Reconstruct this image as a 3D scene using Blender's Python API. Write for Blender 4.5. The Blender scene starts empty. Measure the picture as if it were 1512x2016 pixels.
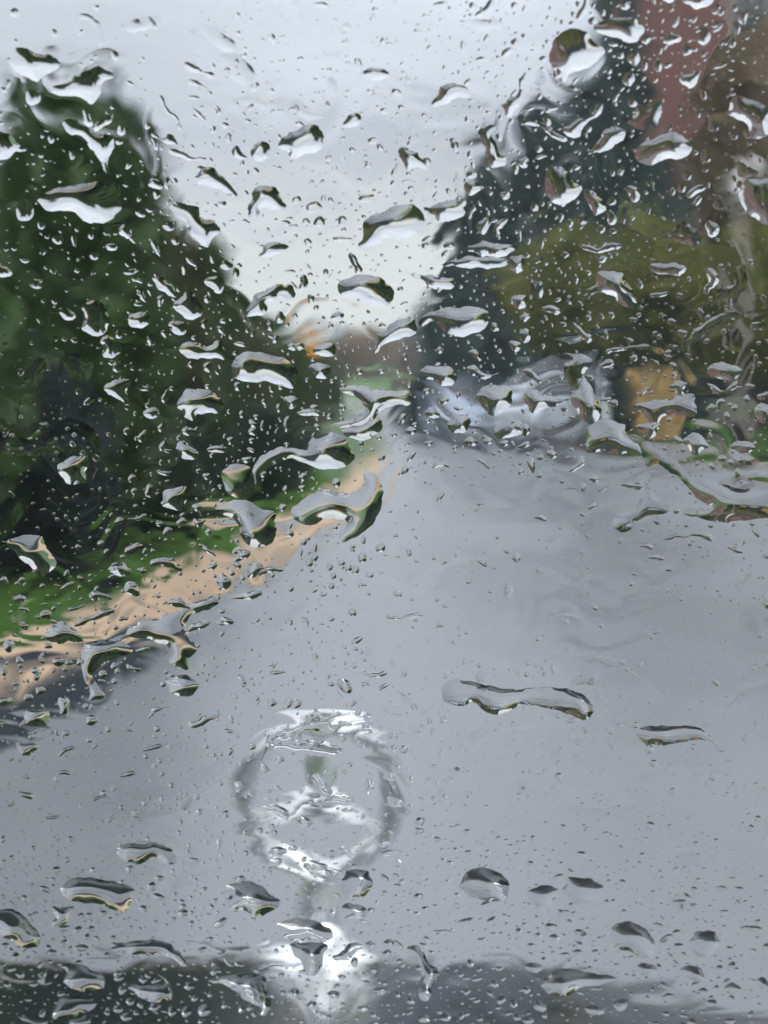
import bpy, bmesh, math, random
import numpy as np
from mathutils import Vector, Matrix
from mathutils.geometry import delaunay_2d_cdt
R = math.radians
random.seed(7); rng = np.random.default_rng(7)
SC = bpy.context.scene
COL = SC.collection

# ------------------------------------------------------------------ camera
F_PX = 4725.0                      # focal length in photo pixels (photo 1512 x 2016)
EYE = Vector((0, 0, 1.5))
PITCH = math.atan((1008-740)/F_PX)
FWD = Vector((0, math.cos(PITCH), -math.sin(PITCH)))
UPV = Vector((0, math.sin(PITCH), math.cos(PITCH)))
GLASS_D = 0.45
cam = bpy.data.cameras.new('camera'); camo = bpy.data.objects.new('camera', cam); COL.objects.link(camo)
camo.location = EYE; camo.rotation_euler = (R(90)-PITCH, 0, 0)
cam.sensor_fit = 'HORIZONTAL'; cam.sensor_width = 36; cam.lens = 36*F_PX/1512
cam.clip_start = 0.02; cam.clip_end = 3000
cam.dof.use_dof = True; cam.dof.focus_distance = GLASS_D+0.005; cam.dof.aperture_fstop = 27
SC.camera = camo

# ------------------------------------------------------------------ world: overcast sky
SUN_EL, SUN_AZ = R(48), R(150)
world = bpy.data.worlds.new('World'); SC.world = world; world.use_nodes = True
wn = world.node_tree; wn.nodes.clear()
def N(t, kind, **kw):
    n = t.nodes.new(kind)
    for k, v in kw.items():
        if k in n.inputs: n.inputs[k].default_value = v
        else: setattr(n, k, v)
    return n
sky = N(wn, 'ShaderNodeTexSky', sky_type='NISHITA', sun_disc=False, sun_elevation=SUN_EL, sun_rotation=SUN_AZ)
geo = N(wn, 'ShaderNodeTexCoord'); sep = N(wn, 'ShaderNodeSeparateXYZ')
wn.links.new(geo.outputs['Generated'], sep.inputs[0])
ramp = N(wn, 'ShaderNodeValToRGB')
cr = ramp.color_ramp
stops = [(0.0, (.66,.655,.635)), (.03, (.73,.73,.715)), (.055, (.70,.705,.71)), (.10, (.55,.58,.66)), (.16, (.69,.73,.82)), (.4, (.98,1.0,1.06)), (1.0, (1.75,1.8,1.92))]
while len(cr.elements) > 1: cr.elements.remove(cr.elements[-1])
cr.elements[0].position = 0; cr.elements[0].color = (*stops[0][1], 1)
for p, c in stops[1:]:
    e = cr.elements.new(p); e.color = (*c, 1)
wn.links.new(sep.outputs['Z'], ramp.inputs['Fac'])
mp = N(wn, 'ShaderNodeMapping'); mp.inputs['Scale'].default_value = (5, 5, 17)
nz = N(wn, 'ShaderNodeTexNoise', Scale=1.3, Detail=5.0, Roughness=.5)
wn.links.new(geo.outputs['Generated'], mp.inputs['Vector']); wn.links.new(mp.outputs[0], nz.inputs['Vector'])
cl = N(wn, 'ShaderNodeMapRange'); cl.inputs['From Min'].default_value = .3; cl.inputs['From Max'].default_value = .7
cl.inputs['To Min'].default_value = .86; cl.inputs['To Max'].default_value = 1.16
wn.links.new(nz.outputs['Fac'], cl.inputs['Value'])
vm = N(wn, 'ShaderNodeVectorMath', operation='MULTIPLY'); wn.links.new(ramp.outputs[0], vm.inputs[0]); wn.links.new(cl.outputs[0], vm.inputs[1])
vs = N(wn, 'ShaderNodeVectorMath', operation='SCALE'); vs.inputs['Scale'].default_value = 10.0; wn.links.new(vm.outputs[0], vs.inputs[0])
mx = N(wn, 'ShaderNodeMix', data_type='RGBA'); mx.inputs[0].default_value = .95
wn.links.new(sky.outputs[0], mx.inputs[6]); wn.links.new(vs.outputs[0], mx.inputs[7])
bg = N(wn, 'ShaderNodeBackground', Strength=0.118); wo = N(wn, 'ShaderNodeOutputWorld')
wn.links.new(mx.outputs[2], bg.inputs['Color']); wn.links.new(bg.outputs[0], wo.inputs['Surface'])
sl = bpy.data.lights.new('sun', 'SUN'); sl.energy = 0.8; sl.angle = R(25); sl.color = (1, .97, .93)
so = bpy.data.objects.new('sun', sl); COL.objects.link(so)
so.rotation_euler = (R(90)-SUN_EL, 0, math.pi-SUN_AZ)
so.rotation_euler = Vector((math.sin(SUN_AZ)*math.cos(SUN_EL), math.cos(SUN_AZ)*math.cos(SUN_EL), math.sin(SUN_EL))).to_track_quat('Z', 'Y').to_euler()
vsn = SC.view_settings; vsn.view_transform = 'Standard'; vsn.look = 'None'; vsn.gamma = 1; vsn.exposure = 0.07; vsn.use_curve_mapping = False
SC.render.engine = 'CYCLES'
cy = SC.cycles; cy.use_denoising = True; cy.max_bounces = 16; cy.transmission_bounces = 14; cy.transparent_max_bounces = 8
cy.diffuse_bounces = 2; cy.glossy_bounces = 4; cy.caustics_reflective = False; cy.caustics_refractive = True; cy.use_adaptive_sampling = True
cy.adaptive_threshold = 0.01; cy.blur_glossy = 0.5
try: cy.denoiser = 'OPENIMAGEDENOISE'; cy.denoising_prefilter = 'ACCURATE'
except Exception: pass

# ------------------------------------------------------------------ helpers
def ray(px, py):
    return (FWD + Vector((1, 0, 0))*((px-756)/F_PX) + UPV*((1008-py)/F_PX))
def ground(px, py, z=0.0):
    d = ray(px, py); t = (z-EYE.z)/d.z; p = EYE+d*t; return Vector((p.x, p.y, z))
def at(px, py, Y):
    d = ray(px, py); return EYE+d*(Y/d.y)

def mat(name, color=(.5,.5,.5), rough=.6, metal=0, **kw):
    m = bpy.data.materials.new(name); m.use_nodes = True
    b = m.node_tree.nodes['Principled BSDF']
    b.inputs['Base Color'].default_value = (*color, 1); b.inputs['Roughness'].default_value = rough; b.inputs['Metallic'].default_value = metal
    for k, v in kw.items(): b.inputs[k.replace('_', ' ')].default_value = v
    return m
def mottled(name, c1, c2, scale=3., rough=.8, bump=0., detail=6., r2=None, stretch=None, **kw):
    m = mat(name, c1, rough, **kw); t = m.node_tree; b = t.nodes['Principled BSDF']
    tc = N(t, 'ShaderNodeTexCoord'); mp = N(t, 'ShaderNodeMapping'); mp.inputs['Scale'].default_value = stretch or (1,1,1)
    n = N(t, 'ShaderNodeTexNoise', Scale=scale, Detail=detail, Roughness=.6)
    t.links.new(tc.outputs['Object'], mp.inputs[0]); t.links.new(mp.outputs[0], n.inputs['Vector'])
    r = N(t, 'ShaderNodeValToRGB'); r.color_ramp.elements[0].color = (*c1, 1); r.color_ramp.elements[1].color = (*c2, 1)
    r.color_ramp.elements[0].position = .35; r.color_ramp.elements[1].position = .65
    t.links.new(n.outputs['Fac'], r.inputs[0]); t.links.new(r.outputs[0], b.inputs['Base Color'])
    if r2 is not None:
        q = N(t, 'ShaderNodeMapRange'); q.inputs['From Min'].default_value = .35; q.inputs['From Max'].default_value = .65
        q.inputs['To Min'].default_value = rough; q.inputs['To Max'].default_value = r2
        t.links.new(n.outputs['Fac'], q.inputs[0]); t.links.new(q.outputs[0], b.inputs['Roughness'])
    if bump:
        n2 = N(t, 'ShaderNodeTexNoise', Scale=scale*14, Detail=4.); t.links.new(tc.outputs['Object'], n2.inputs['Vector'])
        bp = N(t, 'ShaderNodeBump', Strength=bump, Distance=.01); t.links.new(n2.outputs['Fac'], bp.inputs['Height']); t.links.new(bp.outputs[0], b.inputs['Normal'])
    return m

def tag(o, label=None, cat=None, group=None, kind=None):
    if label: o['label'] = label
    if cat: o['category'] = cat
    if group: o['group'] = group
    if kind: o['kind'] = kind
    return o
def link(name, me, parent=None, loc=None):
    o = bpy.data.objects.new(name, me); COL.objects.link(o)
    if parent is not None: o.parent = parent
    if loc is not None: o.location = loc
    return o
def empty(name, loc=(0,0,0), rz=0):
    o = bpy.data.objects.new(name, None); COL.objects.link(o); o.location = loc; o.rotation_euler = (0,0,rz); return o
def mesh_np(name, V, F, m=None, smooth=False):
    me = bpy.data.meshes.new(name); V = np.asarray(V, 'f'); F = np.asarray(F, 'i')
    k = F.shape[1]
    me.vertices.add(len(V)); me.vertices.foreach_set('co', V.ravel())
    me.loops.add(F.size); me.loops.foreach_set('vertex_index', F.ravel())
    me.polygons.add(len(F)); me.polygons.foreach_set('loop_start', np.arange(0, F.size, k, dtype='i'))
    if smooth: me.polygons.foreach_set('use_smooth', np.ones(len(F), bool))
    me.update(calc_edges=True)
    if m: me.materials.append(m)
    return me
def bm_obj(name, bm, m, parent=None, smooth=False, bevel=0, loc=None):
    if bevel: bmesh.ops.bevel(bm, geom=bm.edges[:], offset=bevel, segments=2, affect='EDGES', clamp_overlap=True)
    bmesh.ops.recalc_face_normals(bm, faces=bm.faces[:])
    me = bpy.data.meshes.new(name); bm.to_mesh(me); bm.free()
    if smooth:
        for p in me.polygons: p.use_smooth = True
    me.materials.append(m)
    return link(name, me, parent, loc)
def box(bm, c, s, rot=None):
    M = Matrix.Translation(c)
    if rot is not None: M = M @ rot
    bmesh.ops.create_cube(bm, size=1, matrix=M @ Matrix.Diagonal((*s, 1)))
def tube(bm, a, b, r1, r2=None, seg=12, caps=True):
    a, b = Vector(a), Vector(b); r2 = r1 if r2 is None else r2; d = b-a
    M = Matrix.Translation((a+b)/2) @ d.to_track_quat('Z', 'Y').to_matrix().to_4x4()
    bmesh.ops.create_cone(bm, cap_ends=caps, segments=seg, radius1=r1, radius2=r2, depth=d.length, matrix=M)
def lathe(bm, prof, c=(0,0,0), seg=32, sx=1., sy=1.):
    rings = []
    for r, z in prof:
        rings.append([bm.verts.new((c[0]+sx*r*math.cos(2*math.pi*k/seg), c[1]+sy*r*math.sin(2*math.pi*k/seg), c[2]+z)) for k in range(seg)])
    for a, b in zip(rings, rings[1:]):
        for k in range(seg): bm.faces.new((a[k], a[(k+1)%seg], b[(k+1)%seg], b[k]))
    bm.faces.new(rings[0][::-1]); bm.faces.new(rings[-1])
def sheet(name, pts, z, m, kind='structure', parent=None):
    bm = bmesh.new(); vs = [bm.verts.new((p[0], p[1], z)) for p in pts]; f = bm.faces.new(vs)
    if f.normal.z < 0: f.normal_flip()
    bmesh.ops.triangulate(bm, faces=bm.faces[:])
    me = bpy.data.meshes.new(name); bm.to_mesh(me); bm.free(); me.materials.append(m)
    o = link(name, me, parent)
    if kind: o['kind'] = kind
    return o

# ------------------------------------------------------------------ the ground, the road, the verges
M_grass = mottled('wet grass', (.035,.080,.020), (.055,.12,.03), 1.2, .7, .4)
M_far = mottled('far field', (.10,.16,.06), (.13,.19,.075), .05, .8)
M_road = mottled('wet asphalt', (.160,.170,.190), (.20,.212,.232), .35, .22, .25, r2=.42, stretch=(1,.35,1))
M_path = mottled('wet sandy gravel', (.40,.28,.18), (.49,.35,.235), 2.2, .75, .5)
M_kerb = mottled('wet kerb concrete', (.20,.18,.165), (.28,.25,.22), 2., .4, .3)
sheet('ground', [(-400,-60), (500,-60), (500,1500), (-600,1500)], -.012, M_grass)
L_in = [(-900,1900), (-200,1455), (0,1360), (200,1270), (400,1172), (560,1082), (700,1000), (752,940), (756,896), (752,840), (680,808), (560,795), (300,782)]
L_out = [(-900,1700), (-200,1375), (0,1284), (200,1212), (400,1105), (560,1030), (668,965), (712,920), (744,896), (690,850), (620,815), (520,793), (300,779)]
R_in = [(2600,1180), (1900,1030), (1512,950), (1330,915), (1180,893), (1010,860), (930,820), (850,790), (700,778), (560,772), (300,766)]
R_out = [(2600,1120), (1900,990), (1512,920), (1330,893), (1190,874), (1030,845), (950,812), (880,784), (720,772), (560,768), (300,763)]
gp = lambda P: [ground(*p) for p in P]
near = [(40, 1.0), (40, -8), (-9, -8)]
sheet('road', [(-9, -60), ( -9, -8), *[tuple(p[:2]) for p in gp(L_in)], *[tuple(p[:2]) for p in gp(R_in)[::-1]], (30, 2.0), (30, -60)], 0, M_road)
M_pud = mat('standing water on asphalt', (.05,.058,.07), .13)
sheet('puddle', [tuple(ground(*p)[:2]) for p in [(-420,1590), (-150,1440), (60,1342), (170,1296), (290,1250), (335,1262), (290,1310), (200,1365), (120,1425), (-20,1470), (-150,1560), (-330,1640)]], .004, M_pud)
def strip(name, inner, outer, h, m, z0=-.01):
    a, b = gp(inner), gp(outer); bm = bmesh.new()
    top = [[bm.verts.new((p.x, p.y, h)) for p in a], [bm.verts.new((p.x, p.y, h)) for p in b]]
    bot = [bm.verts.new((p.x, p.y, z0)) for p in a]; bo2 = [bm.verts.new((p.x, p.y, z0)) for p in b]
    for i in range(len(a)-1):
        bm.faces.new((top[0][i], top[0][i+1], top[1][i+1], top[1][i]))
        bm.faces.new((bot[i], bot[i+1], top[0][i+1], top[0][i]))
        bm.faces.new((bo2[i], bo2[i+1], top[1][i+1], top[1][i]))
    o = bm_obj(name, bm, m); o['kind'] = 'structure'; return o
n_ = 9; strip('path', L_in[:n_], L_out[:n_], .05, M_path)
n_ = min(len(R_in), len(R_out)); strip('pavement', R_in[:n_], R_out[:n_], .08, M_kerb)
sheet('field', [tuple(at(-1500, 700, 190)[:2]), tuple(at(3000, 700, 190)[:2]), tuple(at(3000, 700, 900)[:2]), tuple(at(-1500, 700, 900)[:2])], -.004, M_far)

# blades of grass along the verge and beside the right pavement
def grass(name, quad, n, h, m, label):
    P = [ground(*q) for q in quad]
    u, v = rng.random(n), rng.random(n)
    A = np.array([p[:] for p in P])
    c = (A[0]*(1-u)[:,None]+A[1]*u[:,None])*(1-v)[:,None] + (A[3]*(1-u)[:,None]+A[2]*u[:,None])*v[:,None]
    a = rng.random(n)*6.28; w = .012+.02*rng.random(n); hh = h*(.5+rng.random(n))
    lean = rng.normal(0, .35, (n,2))*hh[:,None]
    V = np.zeros((n,3,3)); d = np.stack([np.cos(a)*w, np.sin(a)*w], 1)
    V[:,0,:2] = c[:,:2]-d; V[:,1,:2] = c[:,:2]+d; V[:,2,:2] = c[:,:2]+lean; V[:,2,2] = hh; V[:,:2,2] = -.02
    o = link(name, mesh_np(name, V.reshape(-1,3), np.arange(3*n).reshape(-1,3), m)); tag(o, label, 'grass', kind='stuff')
M_blade = mottled('grass blades', (.065,.17,.015), (.11,.25,.03), .8, .55)
grass('grass', [(-200,1330), (668,965), (600,900), (-300,1150)], 42000, .06, M_blade, 'short bright green grass of the verge along the sandy path')
grass('grass', [(1190,874), (1900,990), (1900,880), (1190,812)], 26000, .08, M_blade, 'bright green grass strip behind the right pavement')

# ------------------------------------------------------------------ vegetation
def leaf_mat(name, a, b, c, scale=1.2):
    m = mottled(name, a, b, scale, .55); t = m.node_tree; bs = t.nodes['Principled BSDF']
    r = [n for n in t.nodes if n.type == 'VALTORGB'][0]; e = r.color_ramp.elements.new(.85); e.color = (*c, 1)
    return m
M_bark = mottled('wet bark', (.05,.035,.025), (.09,.07,.05), 6, .8, .5, stretch=(1,1,.2))
LM = {
 'green': leaf_mat('green leaves', (.026,.066,.012), (.046,.105,.016), (.07,.145,.026)),
 'moss': leaf_mat('mossy brown green leaves', (.05,.065,.025), (.09,.105,.035), (.13,.14,.05)),
 'deep': leaf_mat('deep green leaves', (.014,.034,.018), (.022,.05,.024), (.04,.075,.035)),
 'yew': leaf_mat('dark yew needles', (.008,.020,.020), (.012,.027,.026), (.018,.036,.03)),
 'conifer': leaf_mat('conifer needles', (.022,.054,.050), (.034,.072,.064), (.055,.10,.08)),
 'olive': leaf_mat('olive green leaves', (.09,.11,.014), (.18,.18,.028), (.25,.23,.04)),
 'brown': leaf_mat('brownish leaves', (.19,.135,.075), (.25,.19,.10), (.30,.24,.13)),
 'copper': leaf_mat('bare copper twigs', (.27,.19,.145), (.34,.25,.20), (.40,.31,.25)),
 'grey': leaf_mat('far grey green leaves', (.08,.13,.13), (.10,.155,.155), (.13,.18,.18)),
}
def leaves(lobes, n, size):
    vol = np.array([l[3]*l[4]*l[5] for l in lobes]); cnt = np.maximum(1, (n*vol/vol.sum()).astype(int)); out = []
    for l, k in zip(lobes, cnt):
        d = rng.normal(size=(k,3)); d /= np.linalg.norm(d, axis=1)[:,None]
        r = rng.random(k)**.45*(1+.12*np.sin(5*d[:,0]+3*d[:,2])+.1*rng.normal(size=k))
        out.append(np.array(l[:3])+d*r[:,None]*np.array(l[3:6]))
    C = np.concatenate(out); k = len(C)
    a = rng.normal(size=(k,3)); a /= np.linalg.norm(a, axis=1)[:,None]
    b = np.cross(a, rng.normal(size=(k,3))); b /= np.linalg.norm(b, axis=1)[:,None]
    s = size*(.6+.8*rng.random(k))[:,None]
    V = np.stack([C-a*s, C-b*s*.45, C+a*s, C+b*s*.45], 1).reshape(-1,3)
    V[:,2] = np.maximum(V[:,2], .02)
    return V, np.arange(4*k).reshape(-1,4)
def trunk_mesh(h, r, limbs=6, spread=.5):
    bm = bmesh.new(); tube(bm, (0,0,-.1), (.02*h,0,h*.45), r, r*.7, 10); tube(bm, (.02*h,0,h*.45), (0,.01*h,h*.85), r*.7, r*.2, 8)
    for k in range(limbs):
        z = h*(.25+.5*k/limbs); a = k*2.4
        tube(bm, (0,0,z), (math.cos(a)*spread*h*.45, math.sin(a)*spread*h*.45, z+h*.18), r*.4, r*.1, 6)
    return bm
def tree(px, base, top, hw, kind, name, label, group, shape='round', n=7000, size=.16, cat='tree', skirt=.1, depth=None, z0=0.):
    g = ground(px, base); d = g.y if depth is None else depth
    if depth is not None: g = at(px, 740, depth); g.z = 0
    h = at(px, top, d).z-z0; w = hw/F_PX*d
    root = empty(name, (g.x, g.y, z0)); tag(root, label, cat, group)
    bm_obj('trunk', trunk_mesh(h, max(.06, h*.018), 6, min(.9, w/h)), M_bark, root, smooth=True)
    lobes = []
    if shape == 'cone':
        k = 9
        for i in range(k):
            t = i/(k-1); z = h*(skirt+(1-skirt)*t*.96); r = w*(1-t)**.8*1.0+.05*w
            lobes.append((rng.normal()*.05*w, rng.normal()*.05*w, z, r, r, h/k*.95))
            for q in range(3):
                a = rng.random()*6.28; lobes.append((math.cos(a)*r*.7, math.sin(a)*r*.7, z-.04*h, r*.45, r*.45, h/k*.7))
    else:
        zc = h*(skirt+1)/2; hz = h*(1-skirt)/2
        lobes.append((0,0,zc, w*.8, w*.8, hz*.88))
        for q in range(14):
            a = rng.random()*6.28; e = rng.uniform(-.8, .95); c = math.sqrt(1-e*e)
            rr = rng.uniform(.26, .42)
            lobes.append((math.cos(a)*c*w*.68, math.sin(a)*c*w*.68, zc+e*hz*.68, w*rr, w*rr, hz*rr))
    V, F = leaves(lobes, n, size)
    link('crown', mesh_np('crown', V, F, LM[kind]), root)
    return root

LG = 'trees lining the left verge'
for (px, base, top, hw, kind, lab, n) in [
    (-190,1215,170,250,'green','broad green tree cut by the left edge of the view',9000),
    (120,1120,150,235,'green','tallest rounded green tree on the left verge',16000),
    (200,1090,176,145,'green','broad green tree between the tallest rounded tree and the deep green one',12000),
    (240,1060,188,118,'deep','deep green tree just behind the tallest rounded tree on the left',8000),
    (325,1010,375,95,'moss','green tree third in the left row as it recedes',6500),
    (405,975,470,85,'green','green tree fourth in the left row as it recedes',6000),
    (475,940,560,75,'moss','brownish green tree fifth in the left row as it recedes',5000),
    (540,915,620,62,'green','small green tree near the far end of the left row',4500),
    (590,895,675,45,'moss','smallest green tree at the far end of the left row',3500)]:
    tree(px, base, top, hw, kind, 'tree', lab, LG, n=n, size=.13, skirt=.02)
tree(75,1165,670,175,'yew','bush','near black dense bush low at the left edge', None, n=9000, size=.07, cat='bush', skirt=0)
tree(330,1075,760,110,'deep','bush','dark green bush in front of the third left tree', None, n=6000, size=.07, cat='bush', skirt=0)
tree(520,990,800,90,'deep','bush','dark green bush beside the verge under the fifth left tree', None, n=5000, size=.08, cat='bush', skirt=0)
CG = 'dark conifers on the right side'
for (px, dep, top, hw, lab) in [
    (1205,60,-110,215,'tallest dark conifer beside the brick house'),
    (1060,62,150,165,'second tallest dark conifer, left of the tallest one'),
    (955,64,262,135,'middle dark conifer in the descending row'),
    (905,67,390,88,'short dark conifer, fourth in the descending row'),
    (862,70,515,52,'shortest dark conifer at the left end of the row')]:
    tree(px, 0, top, hw, 'conifer', 'conifer', lab, CG, shape='cone', n=12000, size=.28, depth=dep, skirt=.02)
OG = 'olive green trees on the right'
for (px, dep, top, hw, kind, lab, n, sk) in [
    (1130,50,450,150,'olive','olive green leafy tree above the silver cars',8000,.42),
    (1290,48,415,165,'olive','olive green leafy tree above the yellow cabinet',9000,.36),
    (1500,46,440,160,'olive','olive green leafy tree behind the lamp post at the right edge',9000,.30)]:
    tree(px, 0, top, hw, kind, 'tree', lab, OG, n=n, size=.19, depth=dep, skirt=sk)
tree(1530,0,20,185,'brown','tree','tall brownish tree in front of the brick house', None, n=12000, size=.24, depth=62, skirt=.3)
for (px, dep, top, hw, kind, lab) in [
    (930,70,640,55,'conifer','dark green bush left of the silver cars'),
    (1050,72,640,110,'deep','deep green bush right behind the silver cars'),
    (1215,70,655,70,'olive','olive bush between the cars and the yellow cabinet'),
    (1400,72,690,80,'yew','near black bush right of the yellow cabinet'),
    (1530,70,700,90,'deep','deep green bush at the right edge behind the grass')]:
    tree(px, 0, top, hw, kind, 'bush', lab, 'bushes behind the cars and the right grass', n=5000, size=.13, depth=dep, cat='bush', skirt=0)
# trees added out of view, for dark reflections in the chrome and the wet paint
for (x, y, h, w, kind, lab) in [(-9,-2,6,3,'yew','dark tree added out of view on the left verge level with the car'), (-8,-14,7,3.5,'deep','deep green tree added out of view on the left verge behind the car'), (9,-12,8,4,'olive','olive tree added out of view on the right side behind the car'),
    (-6.5,4,4.5,2.4,'yew','dark tree added out of view on the left verge beside the bonnet'), (11,3,7,3.5,'deep','deep green tree added out of view on the right side beside the bonnet'), (12,11,7,3.5,'olive','olive tree added out of view on the right side just ahead of the car')]:
    root = empty('tree', (x, y, 0)); tag(root, lab, 'tree'); bm_obj('trunk', trunk_mesh(h, .14, 6, .6), M_bark, root, smooth=True)
    V, F = leaves([(0,0,h*.55,w,w,h*.44)], 5000, .2); link('crown', mesh_np('crown', V, F, LM[kind]), root)
# end of the road
for (px, dep, top, hw, kind, lab) in [
    (640,78,690,45,'green','light green bush at the bend beside the orange sign'),
    (725,150,642,112,'copper','greyish brown bare hedge closing the end of the road'),
    (830,140,690,60,'copper','low greyish brown hedge at the far bend, right of the taller one')]:
    tree(px, 0, top, hw, kind, 'hedge' if kind == 'copper' else 'bush', lab, None, n=6000, size=.2 if dep > 100 else .12, depth=dep, cat='hedge' if kind == 'copper' else 'bush', skirt=0, z0=1.38 if dep > 100 else 0)
bm = bmesh.new(); xs = [at(x, 740, 150).x for x in (560, 600, 700, 850, 940, 990)]; prof = [(128, 0), (136, .9), (138, 1.25), (141, 1.4), (158, 1.4), (166, -.1)]
rows = [[bm.verts.new((x, y, z*(0 if i in (0, 5) else 1)-.01)) for y, z in prof] for i, x in enumerate(xs)]
for a, b in zip(rows, rows[1:]):
    for i in range(5): bm.faces.new((a[i], b[i], b[i+1], a[i+1]))
bk_ = bm_obj('bank', bm, mottled('grassy bank', (.085,.16,.045), (.12,.21,.06), .4, .8)); bk_['kind'] = 'structure'
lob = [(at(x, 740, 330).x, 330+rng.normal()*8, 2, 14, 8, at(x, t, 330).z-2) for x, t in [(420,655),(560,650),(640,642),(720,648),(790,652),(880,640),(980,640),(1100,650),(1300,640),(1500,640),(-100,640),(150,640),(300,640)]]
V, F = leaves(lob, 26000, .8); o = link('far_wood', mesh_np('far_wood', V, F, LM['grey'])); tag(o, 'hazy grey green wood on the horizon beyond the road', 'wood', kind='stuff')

# ------------------------------------------------------------------ brick house
M_brick = mottled('red brown brick', (.155,.065,.058), (.205,.09,.078), .6, .8)
M_roof = mottled('dark roof tiles', (.06,.05,.05), (.10,.08,.075), 1.5, .6)
M_frame = mat('white window paint', (.75,.75,.73), .4); M_pane = mat('window pane', (.03,.035,.04), .06)
hy = 76; hx0 = at(1245, 300, hy).x; HW, HD, HH = 15.0, 10.0, 14.5
house = empty('brick_house', (hx0+HW/2, hy+HD/2, 0)); tag(house, 'tall red brown brick house behind the trees on the right', 'house')
bm = bmesh.new(); box(bm, (0,0,HH/2), (HW,HD,HH)); bm_obj('wall', bm, M_brick, house)
bm = bmesh.new()
a = [bm.verts.new(p) for p in [(-HW/2-.4,-HD/2-.4,HH), (HW/2+.4,-HD/2-.4,HH), (HW/2+.4,HD/2+.4,HH), (-HW/2-.4,HD/2+.4,HH), (-HW/2-.4,0,HH+4), (HW/2+.4,0,HH+4)]]
for f in [(0,1,5,4), (2,3,4,5), (0,4,3), (1,2,5), (0,3,2,1)]: bm.faces.new([a[i] for i in f])
rf = bm_obj('roof', bm, M_roof, house)
bm = bmesh.new(); box(bm, (3,0,HH+4.2), (1.2,.9,2.4)); bm_obj('chimney', bm, M_brick, rf)
for fl in range(5):
    for k in range(4):
        x, z = -HW/2+3.6+k*3.3, 1.9+fl*2.75
        bm = bmesh.new()
        for c, s in [((x,-HD/2-.02,z+.75),(1.3,.1,.09)), ((x,-HD/2-.02,z-.75),(1.3,.1,.09)), ((x-.6,-HD/2-.02,z),(.09,.1,1.41)), ((x+.6,-HD/2-.02,z),(.09,.1,1.41)), ((x,-HD/2-.02,z),(.06,.09,1.41))]: box(bm, c, s)
        w = bm_obj('window', bm, M_frame, house)
        bm = bmesh.new(); box(bm, (x,-HD/2-.004,z), (1.1,.02,1.4)); bm_obj('pane', bm, M_pane, w)

# ------------------------------------------------------------------ street lamp, cabinet, sign, posts
M_post = mottled('pinkish grey painted steel', (.22,.185,.175), (.27,.23,.215), 2, .4)
M_lampw = mat('milky lamp glass', (.92,.88,.88), .3)
g = ground(1452, 948)
lamp = empty('street_lamp', g); tag(lamp, 'pale street lamp with a white lantern beside the right pavement', 'street lamp')
zt = at(1440, 400, g.y).z; zh = at(1440, 328, g.y).z
bm = bmesh.new(); lathe(bm, [(.11,0), (.11,.35), (.07,.5), (.055,1.2), (.05,zt)], seg=16); bm_obj('pole', bm, M_post, lamp, smooth=True)
bm = bmesh.new(); lathe(bm, [(.06,zt), (.18,zt+.05), (.25,(zt+zh)/2), (.28,zh-.12)], seg=16); bm_obj('lantern', bm, M_lampw, lamp, smooth=True)
bm = bmesh.new(); lathe(bm, [(.31,zh-.12), (.31,zh-.08), (.12,zh), (.03,zh+.05)], seg=16); bm_obj('cap', bm, M_lampw, lamp, smooth=True)

M_yel = mottled('ochre yellow paint', (.52,.34,.12), (.58,.38,.15), 1.5, .45); M_dark = mat('dark rubber', (.02,.02,.022), .6)
g = ground(1292, 865); cab = empty('cabinet', g); tag(cab, 'ochre yellow cabinet with rounded top standing behind the right pavement', 'cabinet')
W = 74/F_PX*g.y; zc = at(1290, 732, g.y).z
bm = bmesh.new(); box(bm, (0,0,zc*.5+.02), (W,.55,zc*.8)); bm_obj('body', bm, M_yel, cab, bevel=.04)
bm = bmesh.new()
pr = [(-W/2-.02, zc*.92), (-W/2+.03, zc*.97), (0, zc*1.03), (W/2-.03, zc*.97), (W/2+.02, zc*.92)]
fr = [bm.verts.new((x,-.3,z)) for x, z in pr]; bk = [bm.verts.new((x,.3,z)) for x, z in pr]
bm.faces.new(fr); bm.faces.new(bk[::-1])
for i in range(5): bm.faces.new((fr[i], fr[(i+1)%5], bk[(i+1)%5], bk[i]))
bm_obj('lid', bm, M_yel, cab)
bm = bmesh.new(); box(bm, (0,-.29,zc*.55), (W*.8,.02,zc*.5)); dr = bm_obj('door', bm, M_yel, cab, bevel=.006)
bm = bmesh.new(); box(bm, (W*.3,-.315,zc*.55), (.03,.03,.14)); bm_obj('handle', bm, M_dark, dr)
bm = bmesh.new(); box(bm, (0,0,.05), (W*.94,.5,.1)); bm_obj('plinth', bm, M_kerb, cab)

M_or = mat('orange sign paint', (.95,.38,.01), .4)
dS = 62.; p = at(612, 680, dS); sg = empty('road_sign', (p.x, dS, 0)); tag(sg, 'small orange sign on a thin post where the road bends', 'sign')
bm = bmesh.new(); tube(bm, (0,0,0), (0,0,p.z+.3), .035); bm_obj('post', bm, M_post, sg)
bm = bmesh.new(); box(bm, (0,-.05,p.z), (.56,.03,.66)); bm_obj('plate', bm, M_or, sg, bevel=.01)
p = ground(612, 862); po = empty('marker_post', p); tag(po, 'short pinkish white marker post at the far end of the left verge', 'post')
bm = bmesh.new(); lathe(bm, [(.22,0), (.24,.1), (.24,.42), (.20,.52), (.08,.58)], seg=16); bm_obj('shaft', bm, mat('pinkish white paint', (.62,.52,.48), .5), po, smooth=True)
bm = bmesh.new(); lathe(bm, [(.245,.36), (.245,.42)], seg=16); bm_obj('band', bm, M_post, po)

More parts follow.
